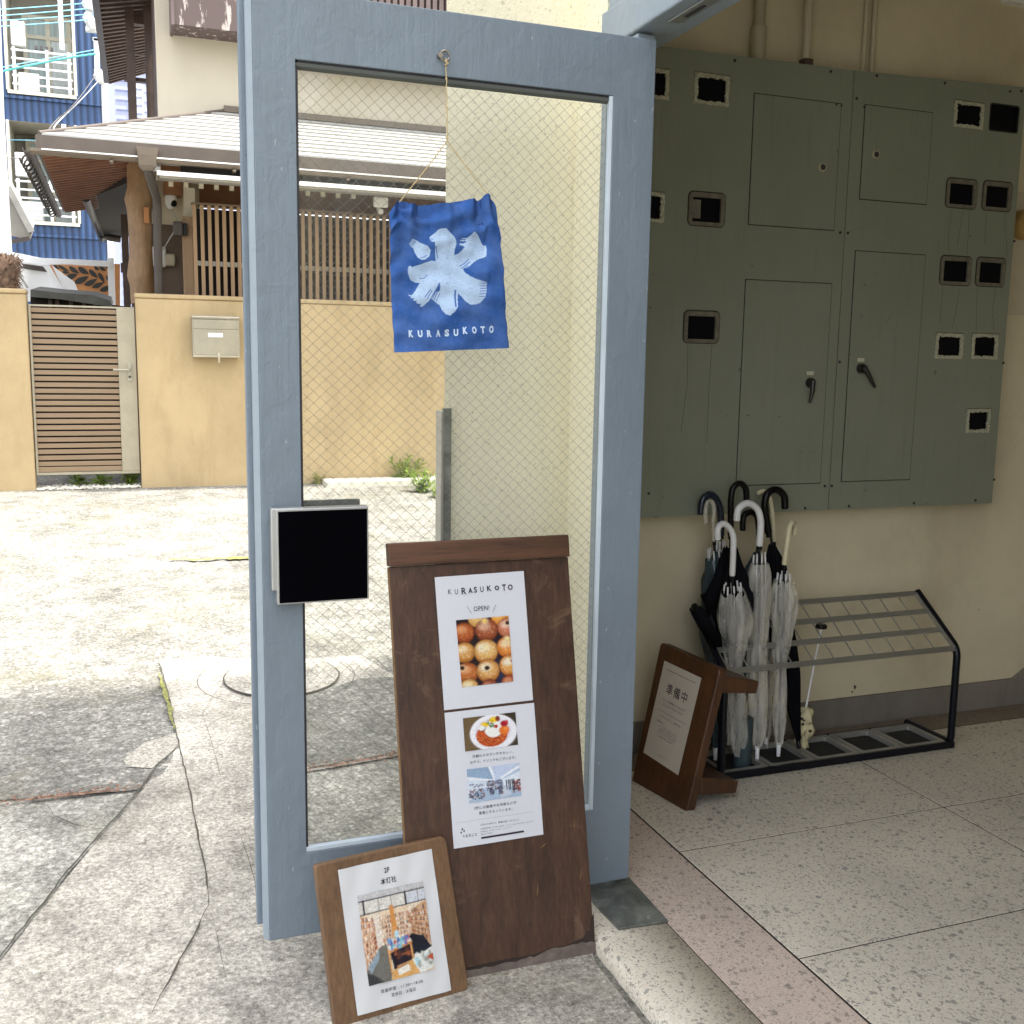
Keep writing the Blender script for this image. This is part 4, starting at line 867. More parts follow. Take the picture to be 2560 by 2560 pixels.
# ---- sign standing in the lobby
FL = frame((1.503, 2.875, .1), (1.553, 2.606, .1), rad(12))
ls = thing('lobby_sign_board', (1.53, 2.74, .1), 'dark reddish wooden sign with a closed-for-preparation notice beside the umbrella rack', 'sign board')
mb = MB(); F0 = fm(FL, 0); outl = [(0, 0), (.264, .001), (.274, .008), (.291, .445), (.283, .4535), (.012, .466), (.002, .458)]
mb.prism([F0(*p) for p in outl], -FL[3]*.034); mb.build('panel', 'signwood', ls, .005, 3)
A_, e_, u_, n_ = FL
for y in (.405, .085):
    c_ = A_+e_*.20+u_*y-n_*.0345; d_ = -n_; d2 = d_*.155+np.array([.0, -.010, .0]) ; mb = MB()
    mb.hexa([c_+e_*a+u_*b for a, b in ((-.1, -.03), (.075, -.03), (.075, .026), (-.1, .026))], [c_+d2+e_*a+u_*b for a, b in ((-.1, -.022), (.070, -.022), (.070, .018), (-.1, .018))]); mb.build('back_foot', 'signwood', ls, .005)
Q4 = [np.array(q) for q in ((.041, .414), (.222, .406), (.208, .093), (.030, .106))]
T4 = quadmap(FL, Q4, .002); p4 = sheet('notice', quadmap(FL, Q4, .0012), 'paper3', ls, 4, 4)
mb = MB(); put_text(mb, '準備中', T4, .50, .745, .56, .115, 1.25, .004); mb.build('lettering', 'ink', p4)
mb = MB(); mb.add([T4(.1, .925), T4(.9, .925), T4(.9, .930), T4(.1, .930)], [(0, 1, 2, 3)]); mb.add([T4(.1, .50), T4(.9, .50), T4(.9, .503), T4(.1, .503)], [(0, 1, 2, 3)])
for s_, y_, w_, h_ in (('ただいま準備をしております', .62, .62, .020), ('もうしばらくお待ちください', .575, .55, .020), ('ごはんとおやつ、雑貨の店', .45, .56, .018), ('営業時間', .39, .16, .018), ('ランチ 11:30-14:30', .345, .50, .016), ('喫茶 14:30-17:30', .315, .46, .016), ('ショップ 11:30-18:00', .285, .5, .016), ('定休日 水曜日', .25, .4, .016)):
    put_text(mb, s_, T4, .5 if w_ > .3 else .24, y_, w_, h_, 1.1)
put_text(mb, 'くらすこと', T4, .5, .07, .22, .022, 1.2); mb.build('small_print', 'inkgrey', p4)

# ---- floor plate at the hinge
fp = thing('floor_hinge_plate', (1.13, 2.18, .1), 'grey steel floor plate under the hinge side of the door', 'floor plate')
mb = MB(); mb.prism([(1.052, 2.33, .1015), (1.20, 2.33, .1015), (1.193, 2.066, .1015), (1.062, 2.074, .1015)], (0, 0, .006)); mb.build('plate', 'galv', fp, .0012)
mb = MB(); q = onz(1622, 2292, .108); mb.cyl((q[0], q[1], .1076), (q[0], q[1], .1092), .006, 14); mb.build('screw', 'alu', fp)

# ================================================================== METER CABINETS
BY = 3.005
g6 = lambda x, y: (1560+x*.33126, 100+y*.33126)
g7 = lambda x, y: (2060+x*.33134, 100+y*.33134)
g8b = lambda x, y: (1560+x*.5176, 640+y*.5176)
W_ = lambda q, y=BY: P(q[0], q[1], y)
zt, zb_ = 2.437, .949
def cabinet(name, x0, x1, ztl, ztr, holes, doors, label):
    t = thing(name, ((x0+x1)/2, BY, zb_), label, 'meter cabinet', 'grey-green meter cabinets on the wall')
    # front plate with real openings: cells between sorted cut lines
    cuts = [(h[0], h[1], h[2], h[3]) for h in holes]
    xs_ = sorted(set([x0, x1]+[c for h in cuts for c in h[:2]])); zs_ = sorted(set([zb_, min(ztl, ztr)-.02]+[c for h in cuts for c in h[2:]]))
    mb = MB()
    for i in range(len(xs_)-1):
        for j in range(len(zs_)-1):
            cx, cz = (xs_[i]+xs_[i+1])/2, (zs_[j]+zs_[j+1])/2
            if any(h[0] < cx < h[1] and h[2] < cz < h[3] for h in cuts): continue
            mb.add([(xs_[i], BY, zs_[j]), (xs_[i+1], BY, zs_[j]), (xs_[i+1], BY, zs_[j+1]), (xs_[i], BY, zs_[j+1])], [(0, 1, 2, 3)])
    zm = zs_[-1]; mb.add([(x0, BY, zm), (x1, BY, zm), (x1, BY, ztr), (x0, BY, ztl)], [(0, 1, 2, 3)])
    # returns to the wall
    mb.add([(x0, BY, zb_), (x1, BY, zb_), (x1, BY, ztr), (x0, BY, ztl), (x0, WY-.001, zb_), (x1, WY-.001, zb_), (x1, WY-.001, ztr), (x0, WY-.001, ztl)], [(0, 1, 5, 4), (1, 2, 6, 5), (2, 3, 7, 6), (3, 0, 4, 7)])
    mb.build('casing', 'box', t)
    mb = MB(); mb.box(x0+.005, x1-.005, WY-.02, WY-.002, zb_+.005, min(ztl, ztr)-.005); mb.build('backing', 'boxdark', t)
    for (a, b_, c, d, kind) in doors:
        mb = MB(); g = .0028; mb.box(a-g, b_+g, BY-.0008, BY-.0001, c-g, d+g); mb.build('door_gap', 'boxdark', t)
        mb = MB(); mb.box(a, b_, BY-.0032, BY-.0004, c, d); dr = mb.build('cabinet_door', 'box', t, .0012)
        if kind[0] == 'knob':
            p = kind[1]; mb = MB(); mb.tube([(p[0], BY-.003, p[2]), (p[0], BY-.008, p[2])], [.0155, .0135], 18); mb.build('lock', 'flex', dr)
            mb = MB(); mb.tube([(p[0], BY-.008, p[2]), (p[0], BY-.0095, p[2])], [.010, .009], 18); mb.build('lock', 'gasket', dr)
        if kind[0] == 'lever':
            p, q = kind[1], kind[2]; mb = MB(); mb.tube([(p[0], BY-.003, p[2]), (p[0], BY-.016, p[2])], [.018, .016], 18)
            mb.tube([(p[0], BY-.020, p[2]+.006), (p[0]*.6+q[0]*.4, BY-.026, p[2]*.6+q[2]*.4), (q[0], BY-.022, q[2])], [.0105, .0085, .005], 10); mb.build('lever_handle', 'darkmetal', dr)
            l = kind[3]; mb = MB(); mb.box(l[0]-.014, l[0]+.014, BY-.0040, BY-.0031, l[2]-.006, l[2]+.006); mb.build('label_plate', 'label', dr)
            mb = MB(); put_text(mb, '|:|:|:|', lambda x, y: np.array([x, BY-.0045, y]), l[0], l[2], .02, .005); mb.build('label_print', 'inkgrey', dr)
    return t
MT['darkmetal'] = simple('dark_lever', (.035, .032, .028), .3, .4)
def hole(q, kind):                            # q: glass rectangle TL, BR in pixels
    a, b_ = W_(q[0]), W_(q[1]); return [a[0], b_[0], b_[2], a[2], kind]
def box4(a, b_): a, b_ = W_(a), W_(b_); return a[0], b_[0], b_[2], a[2]
HL = [hole((g6(553, 270), g6(768, 484)), 'seal'), hole((g6(517, 1180), g6(727, 1385)), 'rim'), hole((g8b(308, 287), g8b(438, 405)), 'rim'), hole((g6(120, 225), g6(315, 432)), 'seal'), hole((g6(90, 1160), g6(280, 1360)), 'seal')]
HR = [hole((g7(1002, 478), g7(1180, 660)), 'seal'), hole((g7(1262, 480), g7(1455, 700)), 'open'), hole((g7(950, 1075), g7(1122, 1252)), 'rim'), hole((g7(1225, 1095), g7(1385, 1272)), 'rim'), hole((g7(905, 1660), g7(1078, 1830)), 'rim'), hole((g7(1175, 1672), g7(1335, 1840)), 'rim'),
      hole((g8b(1518, 386), g8b(1622, 487)), 'seal'), hole((g8b(1692, 388), g8b(1790, 488)), 'seal'), hole((g8b(1665, 752), g8b(1752, 842)), 'seal')]
lev1 = ('lever', W_(g8b(895, 612)), W_(g8b(878, 708)), W_(g8b(896, 566))); lev2 = ('lever', W_(g8b(1140, 543)), W_(g8b(1192, 633)), W_(g8b(1141, 502)))
DL = [(*box4(g6(985, 405), g6(1580, 1435)), ('knob', W_(g6(1492, 962)))), (*box4(g8b(588, 115), g8b(945, 1095)), lev1)]
DR = [(*box4(g7(312, 490), g7(768, 1240)), ('knob', W_(g7(386, 866)))), (*box4(g7(238, 1592), g8b(1377, 1078)), lev2)]
xs0 = 2.3135
cl_ = cabinet('meter_cabinet', 1.42, xs0-.0015, 2.424, 2.431, HL, DL, 'left grey-green meter cabinet, the half behind the open door and umbrella handles')
cr_ = cabinet('meter_cabinet', xs0+.0015, 3.06, 2.431, 2.453, HR, DR, 'right grey-green meter cabinet with eight small square windows at its right')
def rr(x0, x1, z0, z1, r, y, n=5, wob=0.):
    pts = []
    for cx, cz, a0 in ((x1-r, z1-r, 0), (x0+r, z1-r, 90), (x0+r, z0+r, 180), (x1-r, z0+r, 270)):
        for k in range(n+1): a = rad(a0+90*k/n); pts.append((cx+r*math.cos(a)+random.uniform(-wob, wob), y, cz+r*math.sin(a)+random.uniform(-wob, wob)))
    return pts
def ring(mb, outer, inner, dy):
    n = len(outer); k = len(mb.v); o2 = [(x, y+dy, z) for x, y, z in outer]; i2 = [(x, y+dy, z) for x, y, z in inner]
    mb.v += outer+inner+o2+i2
    for a in range(n): b_ = (a+1) % n; mb.f += [(k+a, k+b_, k+n+b_, k+n+a), (k+a, k+2*n+a, k+2*n+b_, k+b_), (k+n+a, k+n+b_, k+3*n+b_, k+3*n+a)]; mb.sm += [False]*3
for t, HH in ((cl_, HL), (cr_, HR)):
    for x0_, x1_, z0_, z1_, kind in HH:
        mb = MB(); mb.box(x0_+.001, x1_-.001, BY+.0052, BY+.009, z0_+.002, z1_-.002); w_ = mb.build('meter_window', 'terminal', t)
        if kind == 'rim':
            mb = MB(); ring(mb, rr(x0_-.013, x1_+.013, z0_-.011, z1_+.014, .014, BY-.004), rr(x0_+.001, x1_-.001, z0_+.001, z1_-.001, .003, BY-.003), .008); mb.build('gasket', 'rimtan', w_)
            mb = MB(); ring(mb, rr(x0_-.0165, x1_+.0165, z0_-.0135, z1_+.0185, .018, BY-.0012), rr(x0_-.012, x1_+.012, z0_-.010, z1_+.012, .013, BY-.0012), .001); mb.build('gasket', 'boxdark', w_)
        elif kind == 'seal':
            mb = MB(); m_ = 14
            def fine(x0, x1, z0, z1, wob):
                pts = []
                for i in range(m_): pts.append((x0+(x1-x0)*i/m_, BY-.003, z1))
                for i in range(m_): pts.append((x1, BY-.003, z1-(z1-z0)*i/m_))
                for i in range(m_): pts.append((x1-(x1-x0)*i/m_, BY-.003, z0))
                for i in range(m_): pts.append((x0, BY-.003, z0+(z1-z0)*i/m_))
                return [(x+random.uniform(-wob, wob), y, z+random.uniform(-wob, wob)) for x, y, z in pts]
            ring(mb, fine(x0_-.0095, x1_+.0095, z0_-.008, z1_+.009, .0016), fine(x0_+.003, x1_-.003, z0_+.003, z1_-.002, .0028), .006); mb.build('sealant', 'seal', w_)
            mb = MB(); ring(mb, rr(x0_-.013, x1_+.013, z1_-.002, z1_+.014, .006, BY-.0014), rr(x0_-.009, x1_+.009, z1_+.001, z1_+.010, .004, BY-.0014), .001); mb.build('gasket', 'rimtan', w_)
        else:
            mb = MB(); ring(mb, rr(x0_-.004, x1_+.004, z0_-.004, z1_+.004, .010, BY-.0008), rr(x0_+.001, x1_-.001, z0_+.001, z1_-.001, .009, BY-.0008), .002); mb.build('edge', 'boxdark', w_)
# tan strip coloured as a reflection in one left window
q = HL[1]; mb = MB(); mb.box(q[0]+.005, q[0]+.034, BY+.0040, BY+.0049, q[2]+.012, q[3]-.008); mb.build('pane_reflection', 'rimtan', cl_)
# screws and their rust, scratches, streaks
scr = [(cl_, g6(836, 155)), (cl_, g6(1560, 238)), (cl_, g6(1600, 488)), (cl_, g6(1637, 495)), (cl_, g6(1632, 1453)), (cl_, g8b(970, 1111)), (cl_, g8b(874, 1218)), (cl_, g8b(119, 1147)), (cr_, g7(398, 270)), (cr_, g7(246, 441)), (cr_, g7(305, 505)), (cr_, g7(911, 325)), (cr_, g7(1403, 388)), (cr_, g7(1488, 385)),
       (cr_, g7(180, 1456)), (cr_, g7(1434, 1518)), (cr_, g8b(1041, 512)), (cr_, g8b(1003, 1110)), (cr_, g8b(1086, 1208)), (cr_, g8b(1400, 1194)), (cr_, g8b(1697, 1180)), (cr_, g8b(1787, 1080)), (cr_, g8b(1832, 516))]
for t, q in scr:
    p = W_(q); mb = MB(); mb.tube([(p[0], BY-.0001, p[2]), (p[0], BY-.0035, p[2])], [.0052, .004], 10); mb.build('screw', 'gasket', t)
mb = MB()
def streak(mb, pts, wd):
    pts = [W_(q) for q in pts]
    for a, b_ in zip(pts[:-1], pts[1:]): mb.add([(a[0]-wd, BY-.0006, a[2]), (a[0]+wd, BY-.0006, a[2]), (b_[0]+wd, BY-.0006, b_[2]), (b_[0]-wd, BY-.0006, b_[2])], [(0, 1, 2, 3)])
for q in ([g7(955, 1285), g7(950, 1400), g7(935, 1500), g7(942, 1600)], [g7(1047, 1290), g7(1030, 1400), g7(1005, 1550)], [g7(1095, 1285), g7(1085, 1500), g7(1078, 1620)], [g7(1222, 1300), g7(1218, 1450), g7(1212, 1540)], [g7(1370, 1300), g7(1360, 1400), g7(1375, 1500), g7(1378, 1640)],
    [g8b(1540, 150), g8b(1525, 330)], [g8b(1618, 158), g8b(1600, 280), g8b(1585, 345)], [g8b(1705, 155), g8b(1700, 360)], [g8b(1795, 160), g8b(1780, 260), g8b(1785, 360)], [g8b(308, 425), g8b(305, 620), g8b(275, 850)], [g8b(425, 420), g8b(410, 620), g8b(400, 900)]): streak(mb, q, .0008)
streak(mb, [g7(65, 850), g7(110, 875), g7(160, 893)], .002); streak(mb, [g7(200, 1445), g7(290, 1415), g7(390, 1380)], .0008); streak(mb, [g6(1440, 1125), g6(1460, 1157)], .0013)
mb.build('rain_streak', 'stain', cr_)

for (px, py, rw, rh) in ((2447, 1524, .0022, .003), (2137, 1718, .006, .008), (2130, 1730, .004, .005), (1640, 1293, .010, .002)):
    p = P(px, py, WY); mb = MB(); mb.add([(p[0]+rw*math.cos(a)*(1+.3*math.sin(3*a+px)), WY-.0006, p[2]+rh*math.sin(a)*(1+.3*math.cos(2*a+py))) for a in np.linspace(0, 6.28, 13)[:-1]], [tuple(range(12))]); mb.build('wall_mark', 'stain', bld)
# pipes on the wall above, and the disc at the right edge
def pipe_thing(name, label, x, y, r, z0, mat, flex=False, foot=None):
    t = thing(name, (x, y, z0), label, 'pipe')
    mb = MB()
    if flex:
        n_ = 24; zz = [z0+.11+(CZ-z0-.11)*i/(n_*2) for i in range(n_*2+1)]; mb.tube([(x, y, z) for z in zz], [r*(1.0 if i % 2 else .82) for i in range(len(zz))], 16); mb.build('hose', mat, t)
        mb = MB(); mb.tube([(x, y, z0), (x, y, z0+.07), (x, y, z0+.075), (x, y, z0+.11)], [r*1.15, r*1.15, r*1.22, r*1.22], 20); mb.build('collar', mat, t, .002)
    else:
        mb.cyl((x, y, z0), (x, y, CZ), r, 16); mb.build('tube', mat, t)
        if foot: mb = MB(); mb.box(x-r*1.3, x+r*1.2, y-r*1.4, y+r, z0-.001, z0+.03); mb.build('bracket', foot, t, .003)
p = P(1898, 100, 3.05); pipe_thing('flexible_conduit', 'ribbed flexible conduit rising from the left meter cabinet', p[0], 3.055, .021, 2.43, 'flex', True)
p = P(2022, 100, 3.05); pipe_thing('wall_pipe', 'plain cream pipe with a dark foot right of the ribbed conduit', p[0], 3.06, .014, 2.432, 'pipe', foot='darkwood')
p = P(2168, 100, 3.07); pipe_thing('thin_conduit', 'left of the two thin cream conduits above the cabinet seam', p[0], 3.083, .0085, 2.434, 'pipe')
p = P(2189, 100, 3.07); pipe_thing('thin_conduit', 'right of the two thin cream conduits above the cabinet seam', p[0], 3.083, .0085, 2.434, 'pipe')
p = P(2572, 560, 3.05); t = thing('alarm_disc', (p[0], 3.06, p[2]), 'ochre round disc on the wall at the right edge past the cabinets', 'alarm')
mb = MB(); mb.tube([(p[0], 3.094, p[2]), (p[0], 3.06, p[2]), (p[0], 3.045, p[2])], [.055, .055, .045], 30); mb.build('dome', 'brass', t)
mb = MB(); mb.box(p[0]-.035, p[0]+.2, 3.086, 3.0945, p[2]-.33, p[2]+.12); mb.build('backboard', 'pipe', t, .002)

# ================================================================== UMBRELLA RACK
rack = thing('umbrella_rack', (2.25, 2.9, .1), 'low umbrella rack with black tube ends, silver grid rails and five floor trays', 'umbrella rack')
X0, X1 = 1.79, 2.724; YF, YB, ZF, ZB = 2.79, 3.0, .468, .622
def arc(p, c, q, n=6): return [(1-t)**2*np.array(p)+2*t*(1-t)*np.array(c)+t*t*np.array(q) for t in np.linspace(0, 1, n)]
for X in (X0-.008, X1+.012):
    pts = [(X, 3.01, .118), (X, 2.83, .118)]+arc((X, 2.81, .118), (X, 2.785, .118), (X, 2.785, .145))+[(X, 2.787, .40)]+arc((X, 2.787, .425), (X, 2.785, .462), (X, 2.808, .480))+[(X, 3.005, .628)]
    mb = MB(); mb.tube(pts, .0132, 12); mb.build('side_frame', 'black_metal', rack)
mb = MB(); mb.box(X0-.02, X1+.022, 2.774, 2.786, .102, .126); mb.build('base_rail', 'black_metal', rack, .002)
mb = MB(); mb.box(X0, X1+.01, 2.985, 2.997, .102, .122); mb.build('base_rail', 'black_metal', rack, .002)
rails = []
for k in range(4):
    f = k/3; y = YF+(YB-YF)*f; z = ZF+(ZB-ZF)*f; mb = MB(); mb.bar((X0, y, z), (X1, y, z), .020, .007, up=(0, -.59, .80)); mb.build('rail', 'alu', rack, .001)
for X in (X0+.003, X1-.001): mb = MB(); mb.bar((X, YF, ZF), (X, YB, ZB), .004, .016); mb.build('end_strip', 'alu', rack)
for i in range(1, 11):
    x = X0+(X1-X0)*i/11; mb = MB(); mb.cyl((x, YF, ZF-.001), (x, YB, ZB-.001), .0021, 8); mb.build('rod', 'alu', rack)
nT = 5; wT = (X1-X0)/nT
for i in range(nT):
    a, b_ = X0+wT*i+.003, X0+wT*(i+1)-.003; mb = MB()
    def rz(x0, x1, y0, y1, r, z): return [(q[0], q[2], z) for q in rr(x0, x1, y0, y1, r, 0)]
    o1, i1 = rz(a, b_, 2.790, 2.982, .010, .124), rz(a+.018, b_-.018, 2.808, 2.964, .010, .124); i2 = [(x, y, .108) for x, y, z in i1]; o0 = [(x, y, .106) for x, y, z in o1]; n = len(o1); k = len(mb.v); mb.v += o1+i1+i2+o0
    for q in range(n): r_ = (q+1) % n; mb.f += [(k+q, k+r_, k+n+r_, k+n+q), (k+n+q, k+n+r_, k+2*n+r_, k+2*n+q), (k+3*n+q, k+3*n+r_, k+r_, k+q)]; mb.sm += [False]*3
    tr = mb.build('tray', 'alu_dull', rack)
    mb = MB(); mb.add(i2, [tuple(range(n))]); mb.build('liner', 'rubber', tr)

# ================================================================== UMBRELLAS
def umbrella(label, tip, top, Rprof, mat, shaft_r=.004, handle=None, hmat='white_plastic', hr=.0095, ribs=True, group='umbrellas standing in the rack', pleat=.22, tipmat='white_plastic', ribmat='white_plastic', seed=0, skirt=.0, start=.058):
    """tip, top: 3-D ends of the shaft; Rprof: [(fraction along canopy, radius)]"""
    rnd = random.Random(seed); tip = np.array(tip); top = np.array(top); ax = (top-tip); Ln = np.linalg.norm(ax); ax /= Ln
    t = thing('umbrella', tip, label, 'umbrella', group)
    a = np.cross(ax, [0, 1, 0]); a /= np.linalg.norm(a); b_ = np.cross(ax, a)
    if mat.startswith('vinyl'): Rprof = [(p, q*1.22) for p, q in Rprof]; pleat *= .6
    mb = MB(); mb.cyl(tip+ax*.03, top, shaft_r, 8); mb.build('shaft', 'black_metal' if hmat != 'pale' else 'white', t)
    mb = MB(); mb.tube([tip, tip+ax*.045, tip+ax*.048], [.0065, .0085, .004], 10); mb.build('tip', tipmat, t)
    n = 48; rings = []; L0 = .045; L1 = Ln-start; m = 46; ph = [rnd.uniform(-.3, .3) for _ in range(8)]
    fr_ = [p[0] for p in Rprof]; rv = [p[1] for p in Rprof]
    for j in range(m+1):
        f = j/m; R = float(np.interp(f, fr_, rv)); ring_ = []
        for k in range(n):
            th = 2*math.pi*k/n; w2 = th*4+f*1.6+ph[0]; pl = 1+pleat*(abs(math.sin(w2))*1.2-.75)+.10*math.sin(th*3+f*7+ph[1])+.07*math.sin(th*7-f*13+ph[2])+.06*math.sin(f*26+th*2+ph[3])*f
            d = L0+(L1-L0)*f + (skirt*(abs(math.sin(th*4+1.6+ph[0]))-.5)*max(0, (f-.85)/.15))
            ring_.append(tip+ax*d+(a*math.cos(th)+b_*math.sin(th))*R*pl)
        rings.append(ring_)
    mb = MB(); mb.loft(rings, True, False); mb.build('canopy', mat, t)
    if ribs:
        mb = MB()
        for k in range(8):
            th = 2*math.pi*(k+.5)/8+ph[4]; d = a*math.cos(th)+b_*math.sin(th); R = rv[-1]*.80; p0 = tip+ax*(L1-.10)+d*(R*1.0); p1 = tip+ax*(L1+.004+rnd.uniform(-.006, .006))+d*R*.9; p2 = tip+ax*(L1+.032+rnd.uniform(-.006, .004))+d*R*.82
            mb.tube([p0, p1], .0012, 5); mb.tube([p1, p2], .0030, 7)
        mb.build('rib_ends', ribmat, t)
    if handle:
        pts = [np.array(q, float) for q in handle]; out = [pts[0]]
        for i in range(len(pts)-1):          # Catmull-Rom
            p0, p1, p2, p3 = pts[max(i-1, 0)], pts[i], pts[i+1], pts[min(i+2, len(pts)-1)]
            for s in np.linspace(.125, 1, 8): out.append(.5*((2*p1)+(-p0+p2)*s+(2*p0-5*p1+4*p2-p3)*s*s+(-p0+3*p1-3*p2+p3)*s**3))
        mb = MB(); mb.tube(out, [hr*.86]+[hr]*(len(out)-2)+[hr*.9], 14); mb.build('handle', hmat, t, 0)
        mb = MB(); mb.tube([out[0]-ax*.012, out[0]+ax*.002], [hr*.8, hr*.8], 12); mb.build('collar', 'black_plastic', t)
    return t
u = lambda x, y, Y: P(1720+x*.2484, 1180+y*.2484, Y)
v3 = lambda x, y, Y: P(1760+x*.1863, 1620+y*.1863, Y)
# white hooked clear umbrella, front left
u1_ = umbrella('clear vinyl umbrella with a white hook, front left of the rack, bagged tip', v3(465, 1600, 2.85), u(445, 1045, 2.83), [(0, .014), (.12, .026), (.3, .028), (.48, .024), (.56, .020), (.62, .026), (.8, .043), (.93, .042), (1, .032)], 'vinyl', handle=[u(445, 1045, 2.83), u(455, 800, 2.83), u(456, 660, 2.83), u(425, 575, 2.83), u(355, 520, 2.825), u(300, 570, 2.82), u(300, 680, 2.82)], hr=.0098, seed=1, skirt=.02)
q = v3(465, 1600, 2.85); mb = MB(); rnd = random.Random(8)
mb.loft([[(q[0]+.012+(.030+rnd.uniform(-.004, .004))*math.cos(a), q[1]+.028*math.sin(a)+rnd.uniform(-.003, .003), q[2]+.004+h_) for a in np.linspace(0, 6.28, 19)[:-1]] for h_ in (0, .02, .05, .09, .13, .17)], True); mb.build('wet_bag', 'vinyl_blue', u1_)
umbrella('clear vinyl umbrella with a white hook and buttoned tie, middle of the rack', v3(712, 1490, 2.86), u(720, 745, 2.86), [(0, .012), (.06, .022), (.3, .027), (.50, .027), (.56, .026), (.565, .020), (.6, .025), (.8, .029), (.95, .032), (1, .024)], 'vinyl', handle=[u(718, 745, 2.86), u(728, 600, 2.86), u(730, 480, 2.86), u(695, 370, 2.86), u(600, 315, 2.855), u(510, 370, 2.85), u(490, 490, 2.85)], hr=.0112, seed=2, pleat=.16)
umbrella('clear vinyl umbrella with a short cream hook seen side on, right of the white hooks', v3(997, 1450, 2.86), u(968, 935, 2.86), [(0, .011), (.15, .018), (.4, .017), (.47, .015), (.55, .021), (.8, .034), (.93, .038), (1, .026)], 'vinyl', handle=[u(968, 935, 2.86), u(1000, 700, 2.86), u(1020, 560, 2.86), u(1050, 508, 2.875), u(1072, 540, 2.90), u(1070, 630, 2.905)], hmat='cream_plastic', hr=.0088, seed=3, skirt=.02)
umbrella('black umbrella with a thick black hook open to the right, rightmost of the hooks', v3(1285, 1400, 2.90), u(820, 560, 2.93), [(0, .008), (.1, .016), (.3, .030), (.5, .042), (.62, .034), (.8, .030), (.9, .034), (1, .010)], 'black_cloth', handle=[u(812, 620, 2.93), u(785, 450, 2.93), u(772, 330, 2.93), u(800, 220, 2.93), u(885, 178, 2.93), u(965, 240, 2.93), u(975, 370, 2.93)], hmat='black_plastic', hr=.0125, seed=4, tipmat='black_plastic', ribs=False, pleat=.3)
umbrella('black umbrella with the tallest narrow black hook, loose dark folds', v3(250, 1500, 2.90), u(430, 620, 2.91), [(0, .008), (.2, .020), (.45, .030), (.62, .048), (.76, .088), (.86, .055), (1, .020)], 'black_cloth', handle=[u(430, 640, 2.91), u(430, 450, 2.91), u(432, 280, 2.91), u(455, 160, 2.91), u(520, 115, 2.91), u(580, 165, 2.91), u(590, 280, 2.91)], hmat='black_plastic', hr=.0105, seed=5, tipmat='black_plastic', ribs=False, pleat=.35, skirt=.03)
umbrella('umbrella with a glossy dark navy hook at the far left of the rack', v3(150, 1500, 2.93), u(330, 620, 2.97), [(0, .010), (.2, .02), (.5, .030), (.72, .050), (.86, .046), (1, .018)], 'vinyl_blue', handle=[u(335, 640, 2.97), u(330, 470, 2.97), u(320, 350, 2.97), u(275, 260, 2.97), u(215, 225, 2.97), u(145, 285, 2.97), u(125, 430, 2.97)], hmat='navy', hr=.0115, seed=6, ribs=True, pleat=.3)
umbrella('black umbrella whose short hook shows inside the middle white hook', v3(420, 1300, 2.97), u(710, 640, 2.97), [(0, .008), (.3, .030), (.6, .044), (.85, .044), (1, .01)], 'teal_cloth', handle=[u(712, 640, 2.97), u(710, 540, 2.97), u(690, 440, 2.97), u(630, 405, 2.97), u(560, 450, 2.97), u(550, 590, 2.97)], hmat='black_plastic', hr=.0105, seed=7, tipmat='black_plastic', ribs=False)
umbrella('clear umbrella with a pale yellow hook behind the black rightmost hook', v3(830, 1370, 2.97), u(870, 700, 2.99), [(0, .010), (.3, .018), (.6, .022), (.9, .034), (1, .026)], 'vinyl', handle=[u(870, 700, 2.99), u(855, 500, 2.99), u(838, 340, 2.99), u(810, 230, 2.99), u(755, 190, 2.985), u(705, 215, 2.98)], hmat='cream_plastic', hr=.0075, seed=8)
umbrella('clear umbrella with a thin pale hook partly hidden inside the navy hook', v3(330, 1300, 2.95), u(262, 700, 2.96), [(0, .012), (.3, .034), (.65, .052), (1, .028)], 'vinyl_blue', handle=[u(262, 700, 2.96), u(255, 500, 2.96), u(262, 370, 2.96), u(240, 300, 2.96), u(195, 310, 2.95), u(175, 400, 2.95), u(178, 520, 2.95)], hmat='vinyl', hr=.0075, seed=9)
# black folded flap: a compact umbrella hanging at an angle on the left
t = thing('compact_umbrella', u(300, 1760, 2.84), 'short black compact umbrella tilted at the left end of the rack', 'umbrella')
mb = MB(); a_, b_ = u(85, 1385, 2.82), u(300, 1740, 2.85); d = (b_-a_); ln = np.linalg.norm(d); d /= ln
mb.tube([a_, a_+d*.004, a_+d*ln*.5, b_-d*.01, b_], [.012, .021, .022, .020, .010], 14); mb.build('folded_canopy', 'black_cloth', t)
mb = MB(); mb.tube([a_-d*.02, a_], [.010, .011], 12); mb.build('handle', 'black_plastic', t)
# child's umbrella standing upside down: thin white shaft, black cap, floral canopy
c0 = P(2053.5, 1567, 2.90); c1 = P(2010, 1773, 2.93); c2 = P(2003, 1882, 2.94)
t = thing('small_floral_umbrella', c2, 'small umbrella with black disc cap, thin white shaft and cream floral canopy at the foot', 'umbrella')
mb = MB(); mb.cyl(c0, c1+(c2-c1)*.3, .0036, 10); mb.build('shaft', 'white', t)
mb = MB(); mb.tube([c0+np.array([0, 0, -.006]), c0+np.array([0, 0, -.004]), c0+np.array([0, 0, .006]), c0+np.array([0, 0, .009])], [.013, .0195, .0195, .015], 22); mb.build('cap', 'black_plastic', t)
mb = MB(); rings = []
for j in range(15):
    f = j/14; c = c1+(c2-c1)*f; R = float(np.interp(f, [0, .1, .3, .42, .6, .85, 1], [.012, .036, .022, .034, .020, .026, .010])); rings.append([c+np.array([math.cos(th)*R*(1+.35*math.sin(3*th+f*9)), math.sin(th)*R*(1+.3*math.cos(4*th-f*6)), .012*math.sin(3*th+j)]) for th in np.linspace(0, 2*math.pi, 25)[:-1]])
mb.loft(rings, True); mb.build('canopy', 'flower', t)

